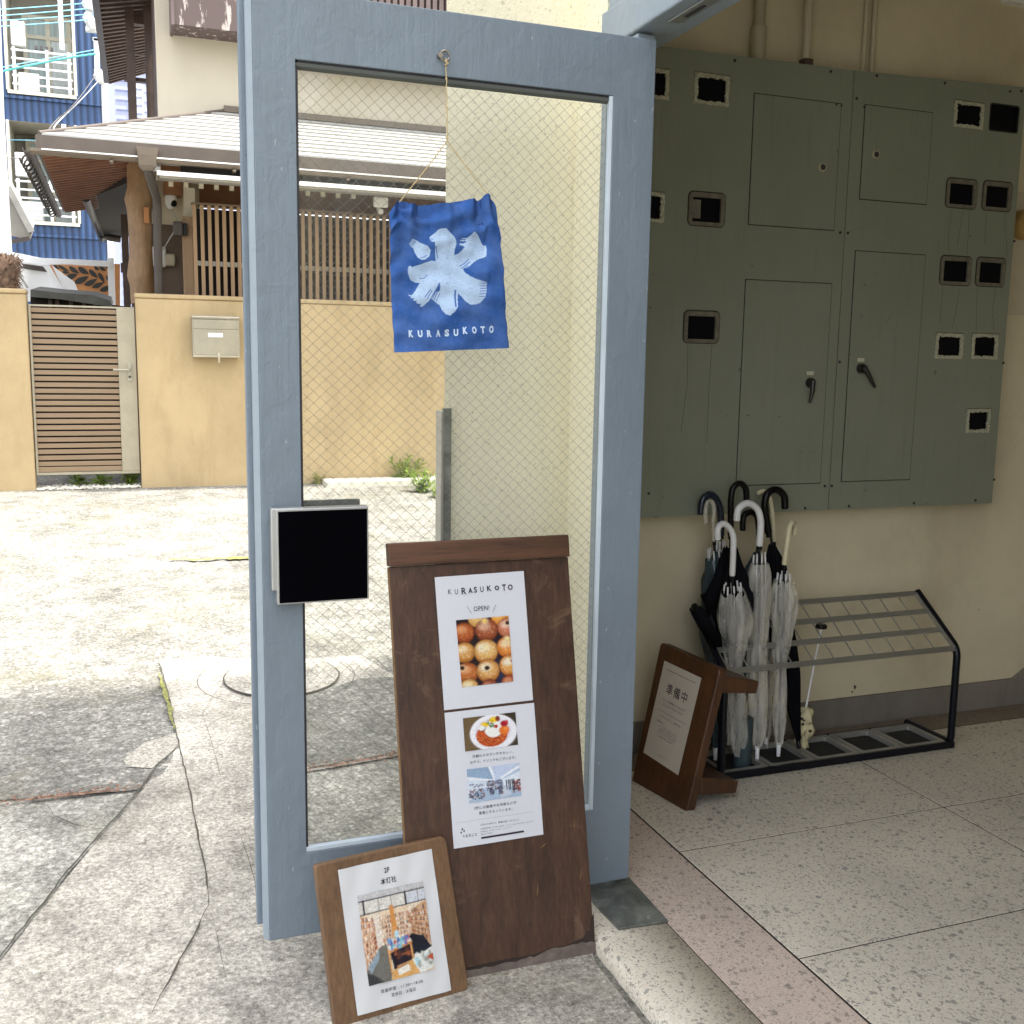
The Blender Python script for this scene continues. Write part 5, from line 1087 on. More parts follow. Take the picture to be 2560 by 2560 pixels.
# ================================================================== THE WALL, GATE AND MAILBOX ACROSS THE YARD
ztop = P(327, 732, GY)[2]; zl = P(0, 720, GY)[2]
def garden_wall(x0, x1, zt, label):
    t = thing('garden_wall', ((x0+x1)/2, GY, .3), label, 'wall')
    mb = MB(); mb.box(x0, x1, GY, GY+.16, -.1, zt-.037); mb.build('wall_body', 'yellow_wall', t, .012)
    mb = MB(); mb.box(x0-.004, x1+.004, GY-.010, GY+.17, zt-.0365, zt); mb.build('coping', 'yellow_wall', t, .010)
gxL, gxR = -.713, .085
garden_wall(gxR, 7.5, ztop, 'long yellow rendered garden wall right of the slatted gate')
garden_wall(-8, gxL, zl, 'yellow rendered garden wall left of the slatted gate')
gt = P(200, 768, GY)[2]; gb = P(220, 1181, GY)[2]; gate = thing('slatted_gate', (gxL, GY+.05, gb), 'wood-look horizontal slat gate with a champagne metal lock stile', 'gate')
def part2(par, name, mat, *b, bevel=0):
    mb = MB(); mb.box(*b); return mb.build(name, mat, par, bevel)
yg = GY+.05; sx = gxR-.145
part2(gate, 'frame', 'gategrey', gxL+.008, gxL+.024, yg, yg+.04, gb, gt); part2(gate, 'frame', 'gategrey', gxL+.008, gxR-.008, yg-.002, yg+.042, gt, gt+.014); part2(gate, 'frame', 'gategrey', gxL+.008, gxR-.008, yg-.002, yg+.042, gb-.02, gb)
part2(gate, 'lock_stile', 'gategrey', sx, gxR-.008, yg-.003, yg+.041, gb, gt, bevel=.003)
nS = 27; ps = (gt-gb)/nS
for k in range(nS): part2(gate, 'slat', 'gatewood', gxL+.0245, sx-.0005, yg+.004, yg+.022, gb+ps*k+.003, gb+ps*k+ps*(.78 if k else .9), bevel=.002)
mb = MB(); hp = P(324, 925, yg); mb.box(hp[0]-.016, hp[0]+.016, yg-.016, yg-.0035, hp[2]-.09, hp[2]+.06); hb = mb.build('handle_plate', 'mail', gate, .003)
mb = MB(); mb.tube([(hp[0], yg-.012, hp[2]), (hp[0], yg-.05, hp[2]), (hp[0]-.02, yg-.055, hp[2]), (hp[0]-.125, yg-.05, hp[2]+.002)], .010, 10); mb.build('lever', 'mail', hb)
mb = MB(); mb.cyl((hp[0], yg-.017, hp[2]-.055), (hp[0], yg-.020, hp[2]-.055), .011, 14); mb.build('keyhole', 'gutterdark', hb)
# mailbox
m0, m1 = P(478, 792, GY-.12), P(600, 895, GY-.12); mbx = thing('mailbox', (m0[0], GY, m1[2]), 'stainless steel wall mailbox with a small white name plate', 'mailbox')
part2(mbx, 'body', 'mail', m0[0]+.006, m1[0], GY-.12, GY-.001, m1[2], m0[2]-.012, bevel=.004)
part2(mbx, 'lid', 'mail', m0[0]+.001, m1[0]+.004, GY-.135, GY-.0015, m0[2]-.014, m0[2]+.012, bevel=.010)
part2(mbx, 'front_flap', 'mail', m0[0]+.016, m1[0]-.010, GY-.126, GY-.1205, m1[2]+.02, m0[2]-.10, bevel=.003)
part2(mbx, 'slot_cover', 'mail', m0[0]+.016, m1[0]-.010, GY-.127, GY-.1205, m0[2]-.094, m0[2]-.022, bevel=.003)
mc = (m0[0]+m1[0])/2; part2(mbx, 'name_plate', 'white', mc-.06, mc+.055, GY-.1285, GY-.1265, m1[2]+.165, m1[2]+.20)
part2(mbx, 'bottom_trim', 'steel', m0[0]+.008, m1[0]-.002, GY-.128, GY-.1205, m1[2]+.003, m1[2]+.018, bevel=.002)
mb = MB(); mb.tube([(mc+.02, GY-.131, m1[2]+.035), (mc+.02, GY-.136, m1[2]+.012), (mc+.02, GY-.13, m1[2]-.04)], [.012, .010, .008], 10); mb.build('padlock', 'steel', mbx)
# pale stone edging at the wall foot
q0, q1 = P(815, 1208, GY-.22), P(1110, 1200, GY-.22)
mb = MB(); mb.box(q0[0], 4.0, GY-.24, GY-.01, gz(8.75)-.05, gz(8.8)+.055); tag(mb.build('edging_stone', 'stone', None, .012), 'long pale edging stone at the foot of the yellow wall behind the glass', 'edging stone')
# rubble strip beneath the gate
mb = MB(); rnd = random.Random(5)
for _ in range(420):
    x, y = rnd.uniform(gxL+.01, gxR-.01), rnd.uniform(GY-.02, GY+.25); r_ = rnd.uniform(.008, .024); z_ = gz(y)+r_*.4; k = len(mb.v)
    mb.add([(x+r_*rnd.uniform(.6, 1.2), y, z_), (x, y+r_, z_), (x-r_*rnd.uniform(.6, 1.2), y, z_), (x, y-r_, z_), (x, y, z_+r_*.8), (x, y, z_-r_*.5)], [(0, 1, 4), (1, 2, 4), (2, 3, 4), (3, 0, 4), (0, 5, 1), (1, 5, 2), (2, 5, 3), (3, 5, 0)])
tag(mb.build('gravel', 'stone'), 'loose pale gravel under the slatted gate', 'gravel', kind='stuff')

# ---- weeds
def weed(label, x, y, h, n_stem, spread, leafL, mat='leaf', seed=0, name='weed', group=None, bushy=1.):
    rnd = random.Random(seed); z = gz(y); t = thing(name, (x, y, z), label, 'weed', group); st_ = MB(); lf = MB()
    for s in range(n_stem):
        a = rnd.uniform(0, 6.28); dx, dy = math.cos(a)*spread*rnd.random(), math.sin(a)*spread*rnd.random()*.6; hh = h*rnd.uniform(.55, 1)
        pts = [np.array([x+dx*.2, y+dy*.2, z-.01]), np.array([x+dx*.6, y+dy*.6, z+hh*.5]), np.array([x+dx, y+dy, z+hh])]; st_.tube(pts, [.004, .003, .0015], 5)
        nl = int((8+hh*34)*bushy)
        for k in range(nl):
            f = (k+1)/nl; p = pts[0]*(1-f)**2+2*pts[1]*f*(1-f)+pts[2]*f*f; b = k*2.4+rnd.uniform(-.4, .4); L_ = leafL*(1-.35*f)*rnd.uniform(.7, 1.25); el = rnd.uniform(-.1, .9)*(.5+f)
            d = np.array([math.cos(b)*math.cos(el), math.sin(b)*math.cos(el), math.sin(el)]); sd = np.array([-math.sin(b), math.cos(b), 0])*L_*.15; q = p+d*L_*.5+np.array([0, 0, .004]); e = p+d*L_-np.array([0, 0, L_*.22])
            lf.add([p, q-sd, e, q+sd], [(0, 1, 2, 3)])
    st_.build('stem', 'leaf2', t); lf.build('leaves', mat, t)
def wp(px, py): p = ong(px, py); return p[0], p[1]
W1 = 'weeds growing along the foot of the yellow wall'
weed('low yellow-green weed at the foot of the gate, middle of three', *wp(190, 1216), .13, 6, .09, .10, 'leaf', 1, group=W1)
weed('dark green weed under the lock side of the gate, between two others', *wp(255, 1216), .13, 6, .10, .10, 'leaf', 2, group=W1)
weed('round leafy weed against the gate post at the right end of the gate', *wp(325, 1213), .19, 14, .13, .07, 'leaf', 3, group=W1, bushy=1.4)
weed('small pale weed low at the left end of the edging stone', *wp(790, 1210), .08, 7, .10, .06, 'leaf2', 4, group=W1)
weed('single tall feathery weed against the yellow wall left of the bush', *wp(877, 1196), .27, 2, .04, .12, 'leaf', 5, group=W1, bushy=1.5)
weed('tiny pale weed between the tall weed and the bush', *wp(965, 1196), .06, 5, .10, .04, 'leaf2', 6, group=W1)
weed('leafy weed with two raised heads left of the grey corner guard', *wp(1015, 1206), .30, 8, .17, .10, 'leaf', 7, group=W1, bushy=1.3)
weed('bushy bright weed spilling over the edging stone by the corner guard', *wp(1055, 1230), .19, 16, .20, .08, 'leaf', 8, group=W1, bushy=1.2)
weed('small weed just beside the grey corner guard', *wp(1090, 1244), .11, 8, .10, .06, 'leaf', 9, group=W1)

# ================================================================== THE HOUSE
hs = thing('japanese_house', (2.0, 11.5, GZ), 'cream and brown two-storey Japanese house with a metal porch roof and log post', 'house')
def hp_(name, mat, fn, par=None, bevel=0, seg=2):
    mb = MB(); fn(mb); return mb.build(name, mat, par or hs, bevel, seg)
EY = 8.75; MY = 10.6
C0 = P(97, 336, EY); ez = C0[2]; ex = C0[0]; RX = 7.5
rt = P(740, 297, MY)[2]; rid = P(560, 279, MY)                # roof top line on the main wall, and where the hip meets it
rz_ = rt
# front slope, hip, left slope
th = np.array([0, 0, -.035])
mb = MB(); lines_ = MB(); nC = 10; st_h = .014
for k in range(nC):
    f0_, f1_ = k/nC, (k+1)/nC; A1 = (ex+(rid[0]-ex)*f0_, EY+(MY-EY)*f0_, ez+(rz_-ez)*f0_+st_h*(1 if k else 1)); B1 = (ex+(rid[0]-ex)*f1_, EY+(MY-EY)*f1_, ez+(rz_-ez)*f1_)
    mb.slab([A1, (RX, A1[1], A1[2]), (RX, B1[1], B1[2]), B1], (0, 0, -.034))
    if k: lines_.box(A1[0], RX, A1[1]-.006, A1[1]-.0005, A1[2]-.012, A1[2]-.004)
roof = mb.build('porch_roof', 'roofm', hs); lines_.build('lap_shadow_strip', 'awn', roof)
mb = MB(); mb.slab([(ex, EY, ez), (rid[0], MY, rz_), (rid[0], 14.2, rz_), (ex, 12.35, ez)], th); mb.build('side_roof', 'roofm', hs)
mb = MB(); mb.tube([(ex, EY, ez+.01), (rid[0], MY, rz_+.01)], .018, 8); mb.build('hip_cap', 'fascia', hs)
dz = .105
hp_('fascia', 'fascia', lambda m: (m.box(ex-.005, RX, EY-.02, EY-.001, ez-dz, ez-.004), m.box(ex-.024, ex-.006, EY-.02, 12.35, ez-dz, ez-.004)))
gut = MB()
def gutter(mb, p, q, r=.042):
    p = np.array(p, float); q = np.array(q, float); d = q-p; d /= np.linalg.norm(d); s = np.cross(d, [0, 0, 1]); prof = [(-r, 0), (-r, -r*.5), (-r*.6, -r*.9), (r*.6, -r*.9), (r, -r*.5), (r, 0), (r*.85, 0), (r*.5, -r*.75), (-r*.5, -r*.75), (-r*.85, 0)]
    mb.loft([[e+s*a+np.array([0, 0, b]) for a, b in prof] for e in (p, q)], False)
gutter(gut, (ex-.06, EY-.065, ez-dz-.012), (RX, EY-.065, ez-dz-.02)); gut.build('gutter', 'gutter', hs)
hp_('gutter_highlight', 'white', lambda m: m.box(ex+.02, RX, EY-.116, EY-.1085, ez-dz-.022, ez-dz-.012))  # white strip painted as the bright highlight along the gutter lip
gut = MB(); gutter(gut, (ex-.075, EY-.1, ez-dz-.012), (ex-.075, 12.35, ez-dz-.03), .036); gut.build('gutter', 'gutterdark', hs)
mb = MB()                                                      # looping gutter heater cable / bird wire along the side gutter
pts = [np.array([ex-.115-.035*math.cos(i*.7)*1.0, EY+.15+3.2*(i/150), ez-dz-.05-.05*math.sin(i*.7)]) for i in range(150)]; mb.tube(pts, .008, 5); mb.build('gutter_wire', 'gutterdark', hs)
for x in np.arange(ex+.5, RX, .9): hp_('gutter_bracket', 'gutter', lambda m: m.box(x-.012, x+.012, EY-.12, EY-.02, ez-dz-.075, ez-dz-.06))
# side soffit boards: slope up to the right under the side roof
sx1 = .27; dy1 = .42; zs0, zs1 = ez-dz+.005, ez-dz+.17
mb = MB(); mb.slab([(ex-.005, EY+.02, zs0), (sx1, EY+.02+dy1, zs1), (sx1, 12.3, zs1), (ex-.005, 12.3, zs0)], (0, 0, .015)); s_ = mb.build('side_soffit', 'soffit', hs); mb = MB()
for k in range(27):
    y = EY+.06+3.4*k/26; f = min(1., (y-EY-.04)/dy1); mb.bar((ex, y, zs0-.016), (ex+(sx1-ex)*f, y, zs0+(zs1-zs0)*f-.016), .03, .03)
mb.build('rafters', 'rafter', s_)
mb = MB(); mb.slab([(ex, EY+.021, zs0-.004), (RX, EY+.021, zs0-.004), (RX, EY+.02+dy1, zs1-.004), (sx1, EY+.02+dy1, zs1-.004)], (0, 0, .012)); mb.build('front_soffit', 'darkwood', hs)
# main two-storey wall
mxl = P(392, 150, MY)[0]
hp_('main_wall', 'house_wall', lambda m: m.box(mxl, 7.5, MY, MY+.2, rz_-.3, 8.2))
hp_('roof_flashing', 'gutter', lambda m: m.box(rid[0], 7.5, MY-.03, MY-.001, rz_-.002, rz_+.055))
bl, br_ = P(437, 60, MY-.35), P(582, 70, MY-.35)
bz = bl[2]
hp_('balcony_box', 'peel', lambda m: m.box(bl[0], P(700, 30, MY-.35)[0], MY-.35, MY-.001, bz, 8.0))
lx0 = P(702, 30, MY-.35)[0]
def louv(m):
    x = lx0
    while x < 4.2: m.box(x, x+.042, MY-.37, MY-.34, bz-.02, 7.9); x += .066
lv = hp_('balcony_louvre', 'balcony', louv); hp_('balcony_back', 'darkwood', lambda m: m.box(lx0, 4.2, MY-.33, MY-.002, bz+.03, 7.9))
hp_('balcony_edge', 'balcony', lambda m: m.box(bl[0]-.03, bl[0]-.001, MY-.37, MY-.002, bz-.01, 8.0))
hp_('soffit_band', 'gutter', lambda m: m.box(lx0, 4.2, MY-.30, MY-.003, P(740, 147, MY-.3)[2], P(740, 128, MY-.3)[2]))
# upper left eave and veranda posts (second storey, behind)
p_a, p_b = P(246, 0, 10.8), P(272, 199, 15.5); exu = (p_a[0]+p_b[0])/2
zu = P(272, 199, 15.5)[2]
def upsof(m): m.slab([(-.02, 10.0, P(246, 0, 10.8)[2]+.1), (1.4, 10.0, 5.6), (1.4, 15.5, 5.4), (p_b[0], 15.5, zu)], (0, 0, .05))
ua = P(244, -30, 11.5); ub = P(272, 199, 16.0); uc = P(372, 170, 16.0); ud = P(420, -40, 11.5)
m_ = MB(); m_.slab([ua, ub, uc, ud], (0, 0, .08)); us = m_.build('upper_soffit', 'soffit', hs)
m_ = MB()
for k in range(26):
    f = k/25; a, b_ = ua*(1-f)+ub*f, ud*(1-f)+uc*f; m_.bar(a-np.array([0, 0, .03]), b_-np.array([0, 0, .03]), .05, .05)
m_.build('rafters', 'darkwood', us)
m_ = MB(); m_.bar(ua+np.array([-.03, 0, .03]), ub+np.array([-.03, 0, .03]), .07, .16); m_.build('upper_gutter', 'gutterdark', hs)
for xa, xb, ya, yb, w in ((316, 333, 62, 305, .085), (363, 386, 30, 300, .115)):
    a, b_ = P((xa+xb)/2, ya-120, 12.2), P((xa+xb)/2+4, yb+20, 12.2); xm = (a[0]+b_[0])/2; hp_('veranda_post', 'darkwood', lambda m: m.box(xm-w/2, xm+w/2, 12.15, 12.25, b_[2], a[2]))
a, b_ = P(310, 197, 12.3), P(392, 210, 12.3); hp_('veranda_beam', 'darkwood', lambda m: m.box(a[0], b_[0]+.2, 12.27, 12.35, b_[2], a[2]+.02))
a, b_ = P(333, 137, 12.5), P(392, 141, 12.5); hp_('veranda_beam', 'darkwood', lambda m: m.box(a[0], b_[0]+.2, 12.5, 12.55, b_[2], a[2]+.02))
a, b_ = P(316, 30, 12.4), P(400, 66, 12.4); hp_('veranda_beam', 'darkwood', lambda m: m.box(a[0], b_[0]+.2, 12.4, 12.5, b_[2], a[2]+.02))
hp_('main_wall_side', 'darkwood', lambda m: m.box(mxl+.005, mxl+.08, MY+.205, 12.1, rz_-.3, 5.2))
# second, lower side roof further back
zr_ = P(225, 495, 11.5)[2]; a, b_, c_, d_ = onz(225, 495, zr_), onz(262, 597, zr_), onz(335, 590, zr_), onz(335, 450, zr_)
hp_('rear_soffit', 'void', lambda m: m.slab([a, b_, c_, d_], (0, 0, .06)))
hp_('rear_gutter', 'gutterdark', lambda m: m.tube([a+np.array([-.04, 0, 0]), b_+np.array([-.04, 0, 0]), P(275, 594, 14.4), P(302, 598, 14.4)], .045, 8))
# porch: log post, back stucco wall, beams, lattice
PY = 9.75
def log():
    px = [(350, 405, 27), (350, 470, 27), (346, 500, 30), (348, 530, 25), (352, 580, 24), (354, 640, 24), (352, 690, 28), (354, 715, 25), (356, 760, 25)]
    rings = []; rnd = random.Random(2)
    for i, (x, y, r) in enumerate(px):
        c = P(x, y, PY); R_ = r*PY*1.06/F; rings.append([(c[0]+R_*math.cos(a)*(1+.05*math.sin(3*a+i)), PY+R_*math.sin(a), c[2]) for a in np.linspace(0, 2*math.pi, 21)[:-1]])
    mb = MB(); mb.loft(rings, True); mb.tube([P(336, 505, PY-.05), P(331, 508, PY-.09)], [.045, .022], 10); mb.build('log_post', 'log', hs)
log()
x_ = P(325, 400, PY)[0]; x2_ = P(1200, 400, PY)[0]
hp_('porch_beam', 'midwood', lambda m: m.box(x_+.25, RX, PY-.02, PY+.14, P(470, 440, PY)[2], P(470, 418, PY)[2]))
hp_('recess_shade_board', 'void', lambda m: m.box(x_+.36, RX, EY+.005, EY+.018, P(480, 440, EY)[2], ez-dz-.002))  # black board painted as the deep shade under the eave
sw_y = 10.0
a = P(318, 432, sw_y); b_ = P(500, 566, sw_y); hp_('stucco_panel', 'white_stucco', lambda m: m.box(a[0], b_[0], sw_y, sw_y+.1, b_[2], a[2]+.03))
hp_('lower_siding', 'brownwall', lambda m: m.box(a[0], RX, sw_y-.005, sw_y+.1, GZ, b_[2]-.001))
hp_('upper_panel', 'midwood', lambda m: m.box(b_[0], RX, sw_y, sw_y+.08, P(560, 520, sw_y)[2], P(560, 430, sw_y)[2]))
q0, q1 = P(459, 468, 9.7), P(489, 545, 9.7); hp_('stucco_pier', 'white_stucco', lambda m: m.box(q0[0], q1[0], 9.7, 9.99, q1[2], q0[2]))
q0, q1 = P(410, 452, 9.8), P(456, 488, 9.8); hp_('wood_bracket', 'midwood', lambda m: m.box(q0[0], q1[0], 9.8, 9.99, q1[2], q0[2]))
q0, q1 = P(455, 541, 9.6), P(486, 738, 9.6); hp_('lattice_post', 'lattice', lambda m: m.box(q0[0], q1[0]+.0, 9.58, 9.72, GZ, q0[2]), bevel=.004)
# awning: white lip and pale underside with little blocks
lipL = P(392, 427, 8.56); hp_('awning_lip', 'white', lambda m: m.box(lipL[0], RX, 8.54, 8.56, P(392, 438, 8.56)[2], lipL[2]))
hp_('awning', 'awn', lambda m: m.prism([(lipL[0]+.02, 8.561, lipL[2]-.004), (lipL[0]+.02, 8.561, lipL[2]-.048), (lipL[0]+.02, 9.5, P(400, 452, 9.5)[2]), (lipL[0]+.02, 9.5, P(400, 452, 9.5)[2]+.05)], (RX-lipL[0], 0, 0)))
for i in range(13):
    q = P(427+38*i if i < 5 else 427+38*i, 458+2.6*i, 9.45); hp_('awning_clip', 'white_stucco', lambda m: m.box(q[0]-.018, q[0]+.018, 9.43, 9.47, q[2]-.028, q[2]+.03))
LY = 9.35; ltop = P(490, 511, LY)[2]; lx = P(481, 520, LY)[0]
lt = thing('lattice_screen', (lx, LY, GZ), 'vertical slatted wooden lattice screen standing behind the yellow wall', 'lattice screen')
def slats(m):
    x = lx
    while x < 3.4: m.box(x, x+.030, LY, LY+.03, GZ, ltop); x += .0605
mb = MB(); slats(mb); mb.build('slats', 'lattice', lt)
mb = MB(); mb.box(lx-.01, 3.4, LY-.01, LY+.05, ltop+.001, ltop+.016); mb.build('top_rail', 'brownwall', lt)
mb = MB(); mb.box(lx+.02, 3.4, LY+.031, LY+.06, P(520, 664, LY)[2], P(520, 652, LY)[2]); mb.build('cross_rail', 'alu_dull', lt)
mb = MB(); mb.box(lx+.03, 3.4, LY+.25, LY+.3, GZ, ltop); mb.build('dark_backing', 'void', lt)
# downpipe with funnel head
dn = MB(); f0, f1 = P(368, 372, EY-.06), P(368, 424, EY-.06)
mb = MB(); mb.loft([[(c[0]+a*wx, c[1]+b*wy, c[2]) for a, b in ((-1, -1), (1, -1), (1, 1), (-1, 1))] for c, wx, wy in ((P(368, 370, EY-.075), .085, .05), (P(368, 390, EY-.075), .070, .05), (P(368, 415, EY-.075), .062, .045), (P(370, 428, EY-.075), .035, .035))], False); mb.build('rain_head', 'gutter', hs, .004)
mb = MB(); mb.tube([P(370, 424, EY-.075), P(374, 440, EY-.06), P(392, 495, 9.1), P(393, 520, 9.15), P(397, 745, 9.22)], .034, 12); mb.build('downpipe', 'gutterdark', hs)
q = P(366, 535, PY-.1); hp_('name_tag', 'orange', lambda m: m.box(q[0]-.02, q[0]+.02, PY-.14, PY-.10, q[2]-.08, q[2]+.05))
# left side dark post in front of the far view
q0, q1 = P(300, 535, 12), P(316, 770, 12); hp_('side_post', 'darkwood', lambda m: m.box(q0[0]+.005, q0[0]+.075, 12, 12.08, GZ, q0[2]))
q0, q1 = P(322, 560, 11.2), P(334, 750, 11.2); hp_('side_post', 'darkwood', lambda m: m.box(q0[0], q0[0]+.06, 11.2, 11.26, GZ, q0[2]))
q0 = P(314, 662, 12); hp_('side_rail', 'darkwood', lambda m: m.box(q0[0]-.05, q0[0]+.12, 12.01, 12.05, q0[2]-.08, q0[2]+.02))
# things fixed to the porch
c = P(427, 500, 9.9); t = thing('security_camera', (c[0], 9.9, c[2]), 'white dome security camera under the porch of the house', 'camera')
mb = MB(); mb.tube([c+np.array([0, 0, .09]), c+np.array([0, 0, .065]), c+np.array([0, 0, .06])], [.055, .055, .05], 20); mb.build('base', 'white', t)
mb = MB(); mb.tube([c+np.array([0, 0, .062]), c+np.array([0, 0, .02]), c+np.array([0, 0, -.03]), c+np.array([0, 0, -.062]), c+np.array([0, 0, -.078])], [.048, .050, .050, .036, .012], 20); mb.build('housing', 'white', t)
mb = MB(); cc = c+np.array([.018, -.040, -.03]); mb.tube([cc+np.array([0, .02, 0]), cc, cc+np.array([0, -.01, 0])], [.032, .030, .016], 18); mb.build('lens', 'black_plastic', t)
mb = MB(); mb.tube([P(432, 526, 9.88), P(444, 552, 9.85), P(452, 568, 9.6), P(449, 582, 9.55)], .006, 6); tag(mb.build('camera_cable', 'cablew'), 'white cable dropping from the dome camera to the floodlight', 'cable')
mb = MB(); mb.tube([P(438, 575, 9.6), P(425, 595, 9.8), P(412, 618, 9.85), P(406, 622, 9.9)], .006, 6); tag(mb.build('wall_cable', 'cablew'), 'white cable running down from the floodlight to the wall box', 'cable')
c = P(448, 573, 9.55); t = thing('floodlight', (c[0], 9.55, c[2]), 'small dark floodlight on the lattice post of the porch', 'lamp')
mb = MB(); mb.box(c[0]-.05, c[0]+.03, 9.50, 9.58, c[2]-.06, c[2]+.06); mb.build('head', 'gutterdark', t, .012)
mb = MB(); mb.box(c[0]+.03, c[0]+.065, 9.52, 9.577, c[2]-.05, c[2]+.05); mb.build('bracket', 'black_plastic', t, .004)
for px, py, w, h, mt, lb in ((398, 642, .06, .09, 'white', 'white oval wall box behind the downpipe'), (424, 650, .05, .055, 'pipe', 'square beige wall box right of the white box')):
    c = P(px, py, 9.95); t = thing('wall_box', (c[0], 9.96, c[2]), lb, 'wall box')
    mb = MB(); mb.box(c[0]-w*1.0, c[0]+w*1.0, 9.92, 9.993, c[2]-h, c[2]+h); mb.build('case', mt, t, .02, 4); mb = MB(); mb.box(c[0]-w*.7, c[0]+w*.7, 9.915, 9.919, c[2]-h*.2, c[2]+h*.55); mb.build('cover', mt, t)
mb = MB(); mb.tube([P(386, 690, 9.85), P(381, 710, 9.85), P(388, 735, 9.85)], .018, 8); tag(mb.build('red_hose', 'red'), 'red hose hanging by the downpipe', 'hose')
c = P(950, 505, 9.0); c = P(950, 508, 9.25); t = thing('porch_lamp', (c[0], 9.25, c[2]), 'square white sensor lamp seen through the glass above the lattice', 'lamp')
mb = MB(); mb.box(c[0]-.065, c[0]+.065, 9.20, 9.25, c[2]-.04, c[2]+.05); mb.build('head', 'white', t, .015, 3)
mb = MB(); mb.box(c[0]-.022, c[0]+.022, 9.21, 9.26, c[2]-.095, c[2]-.055); mb.build('sensor', 'white', t, .008); mb = MB(); mb.box(c[0]-.008, c[0]+.008, 9.25, 9.35, c[2]-.05, c[2]-.01); mb.build('arm', 'white', t)

# ================================================================== FAR LEFT
BYB = 22.0; bb_ = thing('blue_building', P(130, 600, BYB), 'bright blue corrugated apartment building with two recessed balcony windows', 'building')
xr = P(274, 650, BYB)[0]; holes_ = []
def opn(pts): q = [P(*p, BYB) for p in pts]; return (min(q[0][0], q[3][0]), max(q[1][0], q[2][0]), (q[2][2]+q[3][2])/2, (q[0][2]+q[1][2])/2)
op1 = opn([(8, -120), (172, -105), (179, 238), (24, 227)]); op2 = opn([(22, 300), (176, 314), (196, 560), (40, 550)])
mb = MB(); xs_ = sorted([-24, xr, op1[0], op1[1], op2[0], op2[1]]); zs_ = sorted([0, 14, op1[2], op1[3], op2[2], op2[3]])
for i in range(5):
    for j in range(5):
        cx, cz = (xs_[i]+xs_[i+1])/2, (zs_[j]+zs_[j+1])/2
        if any(o_[0] < cx < o_[1] and o_[2] < cz < o_[3] for o_ in (op1, op2)): continue
        mb.add([(xs_[i], BYB, zs_[j]), (xs_[i+1], BYB, zs_[j]), (xs_[i+1], BYB, zs_[j+1]), (xs_[i], BYB, zs_[j+1])], [(0, 1, 2, 3)])
mb.add([(xr, BYB, 0), (xr, BYB+8, 0), (xr, BYB+8, 14), (xr, BYB, 14)], [(0, 1, 2, 3)]); mb.build('corrugated_wall', 'blue', bb_)
mb = MB()
for py in (250, 588): q = P(150, py, BYB); mb.box(-24, xr, BYB-.04, BYB-.003, q[2]-.05, q[2]); q2 = q
mb.build('flashing', 'blue', bb_)
for o_ in (op1, op2):
    x0, x1, z0_, z1_ = o_; wdt = x1-x0
    mb = MB(); d_ = 1.3; mb.add([(x0, BYB, z0_), (x1, BYB, z0_), (x1, BYB, z1_), (x0, BYB, z1_), (x0, BYB+d_, z0_), (x1, BYB+d_, z0_), (x1, BYB+d_, z1_), (x0, BYB+d_, z1_)], [(0, 1, 5, 4), (1, 2, 6, 5), (2, 3, 7, 6), (3, 0, 4, 7), (4, 5, 6, 7)]); rc = mb.build('balcony_recess', 'recess', bb_)
    mb = MB(); mb.box(x0-.03, x1+.03, BYB-.05, BYB-.004, z0_-.06, z0_); mb.box(x1, x1+.05, BYB-.05, BYB-.004, z0_, z1_); mb.box(x0-.05, x0, BYB-.05, BYB-.004, z0_, z1_); mb.build('recess_trim', 'alucream', bb_)
    wy = BYB+d_-.12; hgt = z1_-z0_; zt_ = z0_+1.68
    mb = MB(); wx0, wx1 = x0+.18, x1-.02; zc = z0_+1.25
    for xx in (wx0, (wx0+wx1)/2-.04, wx1-.12): mb.box(xx, xx+.08, wy-.05, wy, z0_, zt_)
    for zz in (z0_+.02, zc, zt_-.06): mb.box(wx0, wx1, wy-.055, wy-.005, zz, zz+.07)
    wf = mb.build('window', 'alucream', bb_)
    mid = (wx0+wx1)/2
    mb = MB(); mb.box(wx0+.05, mid, wy-.02, wy-.012, z0_, zc); mb.box(wx0+.05, wx1, wy-.02, wy-.012, zc+.06, zt_); mb.build('curtain', 'curtain', wf); mb = MB(); mb.box(mid, wx1, wy-.021, wy-.013, z0_, zc); mb.build('curtain', 'curtain2', wf)
    mb = MB(); 
    for k in range(5): mb.box(x0+.06, x1-.02, BYB-.06, BYB-.02, z0_+.10+k*.15, z0_+.13+k*.15)
    for xx in (x0+.08, mid, x1-.1): mb.box(xx, xx+.05, BYB-.062, BYB-.018, z0_, z0_+.76)
    mb.build('railing', 'whitemetal', rc)
    mb = MB(); mb.box(x0+.12, x0+.50, BYB+.25, BYB+.6, z0_+.02, z0_+.40); ac = mb.build('air_conditioner', 'whitemetal', bb_, .03)
    mb = MB(); mb.box(x0+.06, x0+.30, BYB+.05, BYB+.22, z0_+.82, z0_+1.25); mb.build('vent_box', 'whitemetal', bb_, .02)
    mb = MB(); mb.box(x1-.22, x1-.14, BYB-.07, BYB-.02, z0_+.8, z1_); mb.build('drain_pipe', 'whitemetal', bb_)
    for k in range(4): q = x0+.45+k*.09; mb = MB(); mb.box(q, q+.05, BYB+.1, BYB+.16, z0_+.80, z0_+.86); mb.build('clothes_peg', 'cabled', bb_)
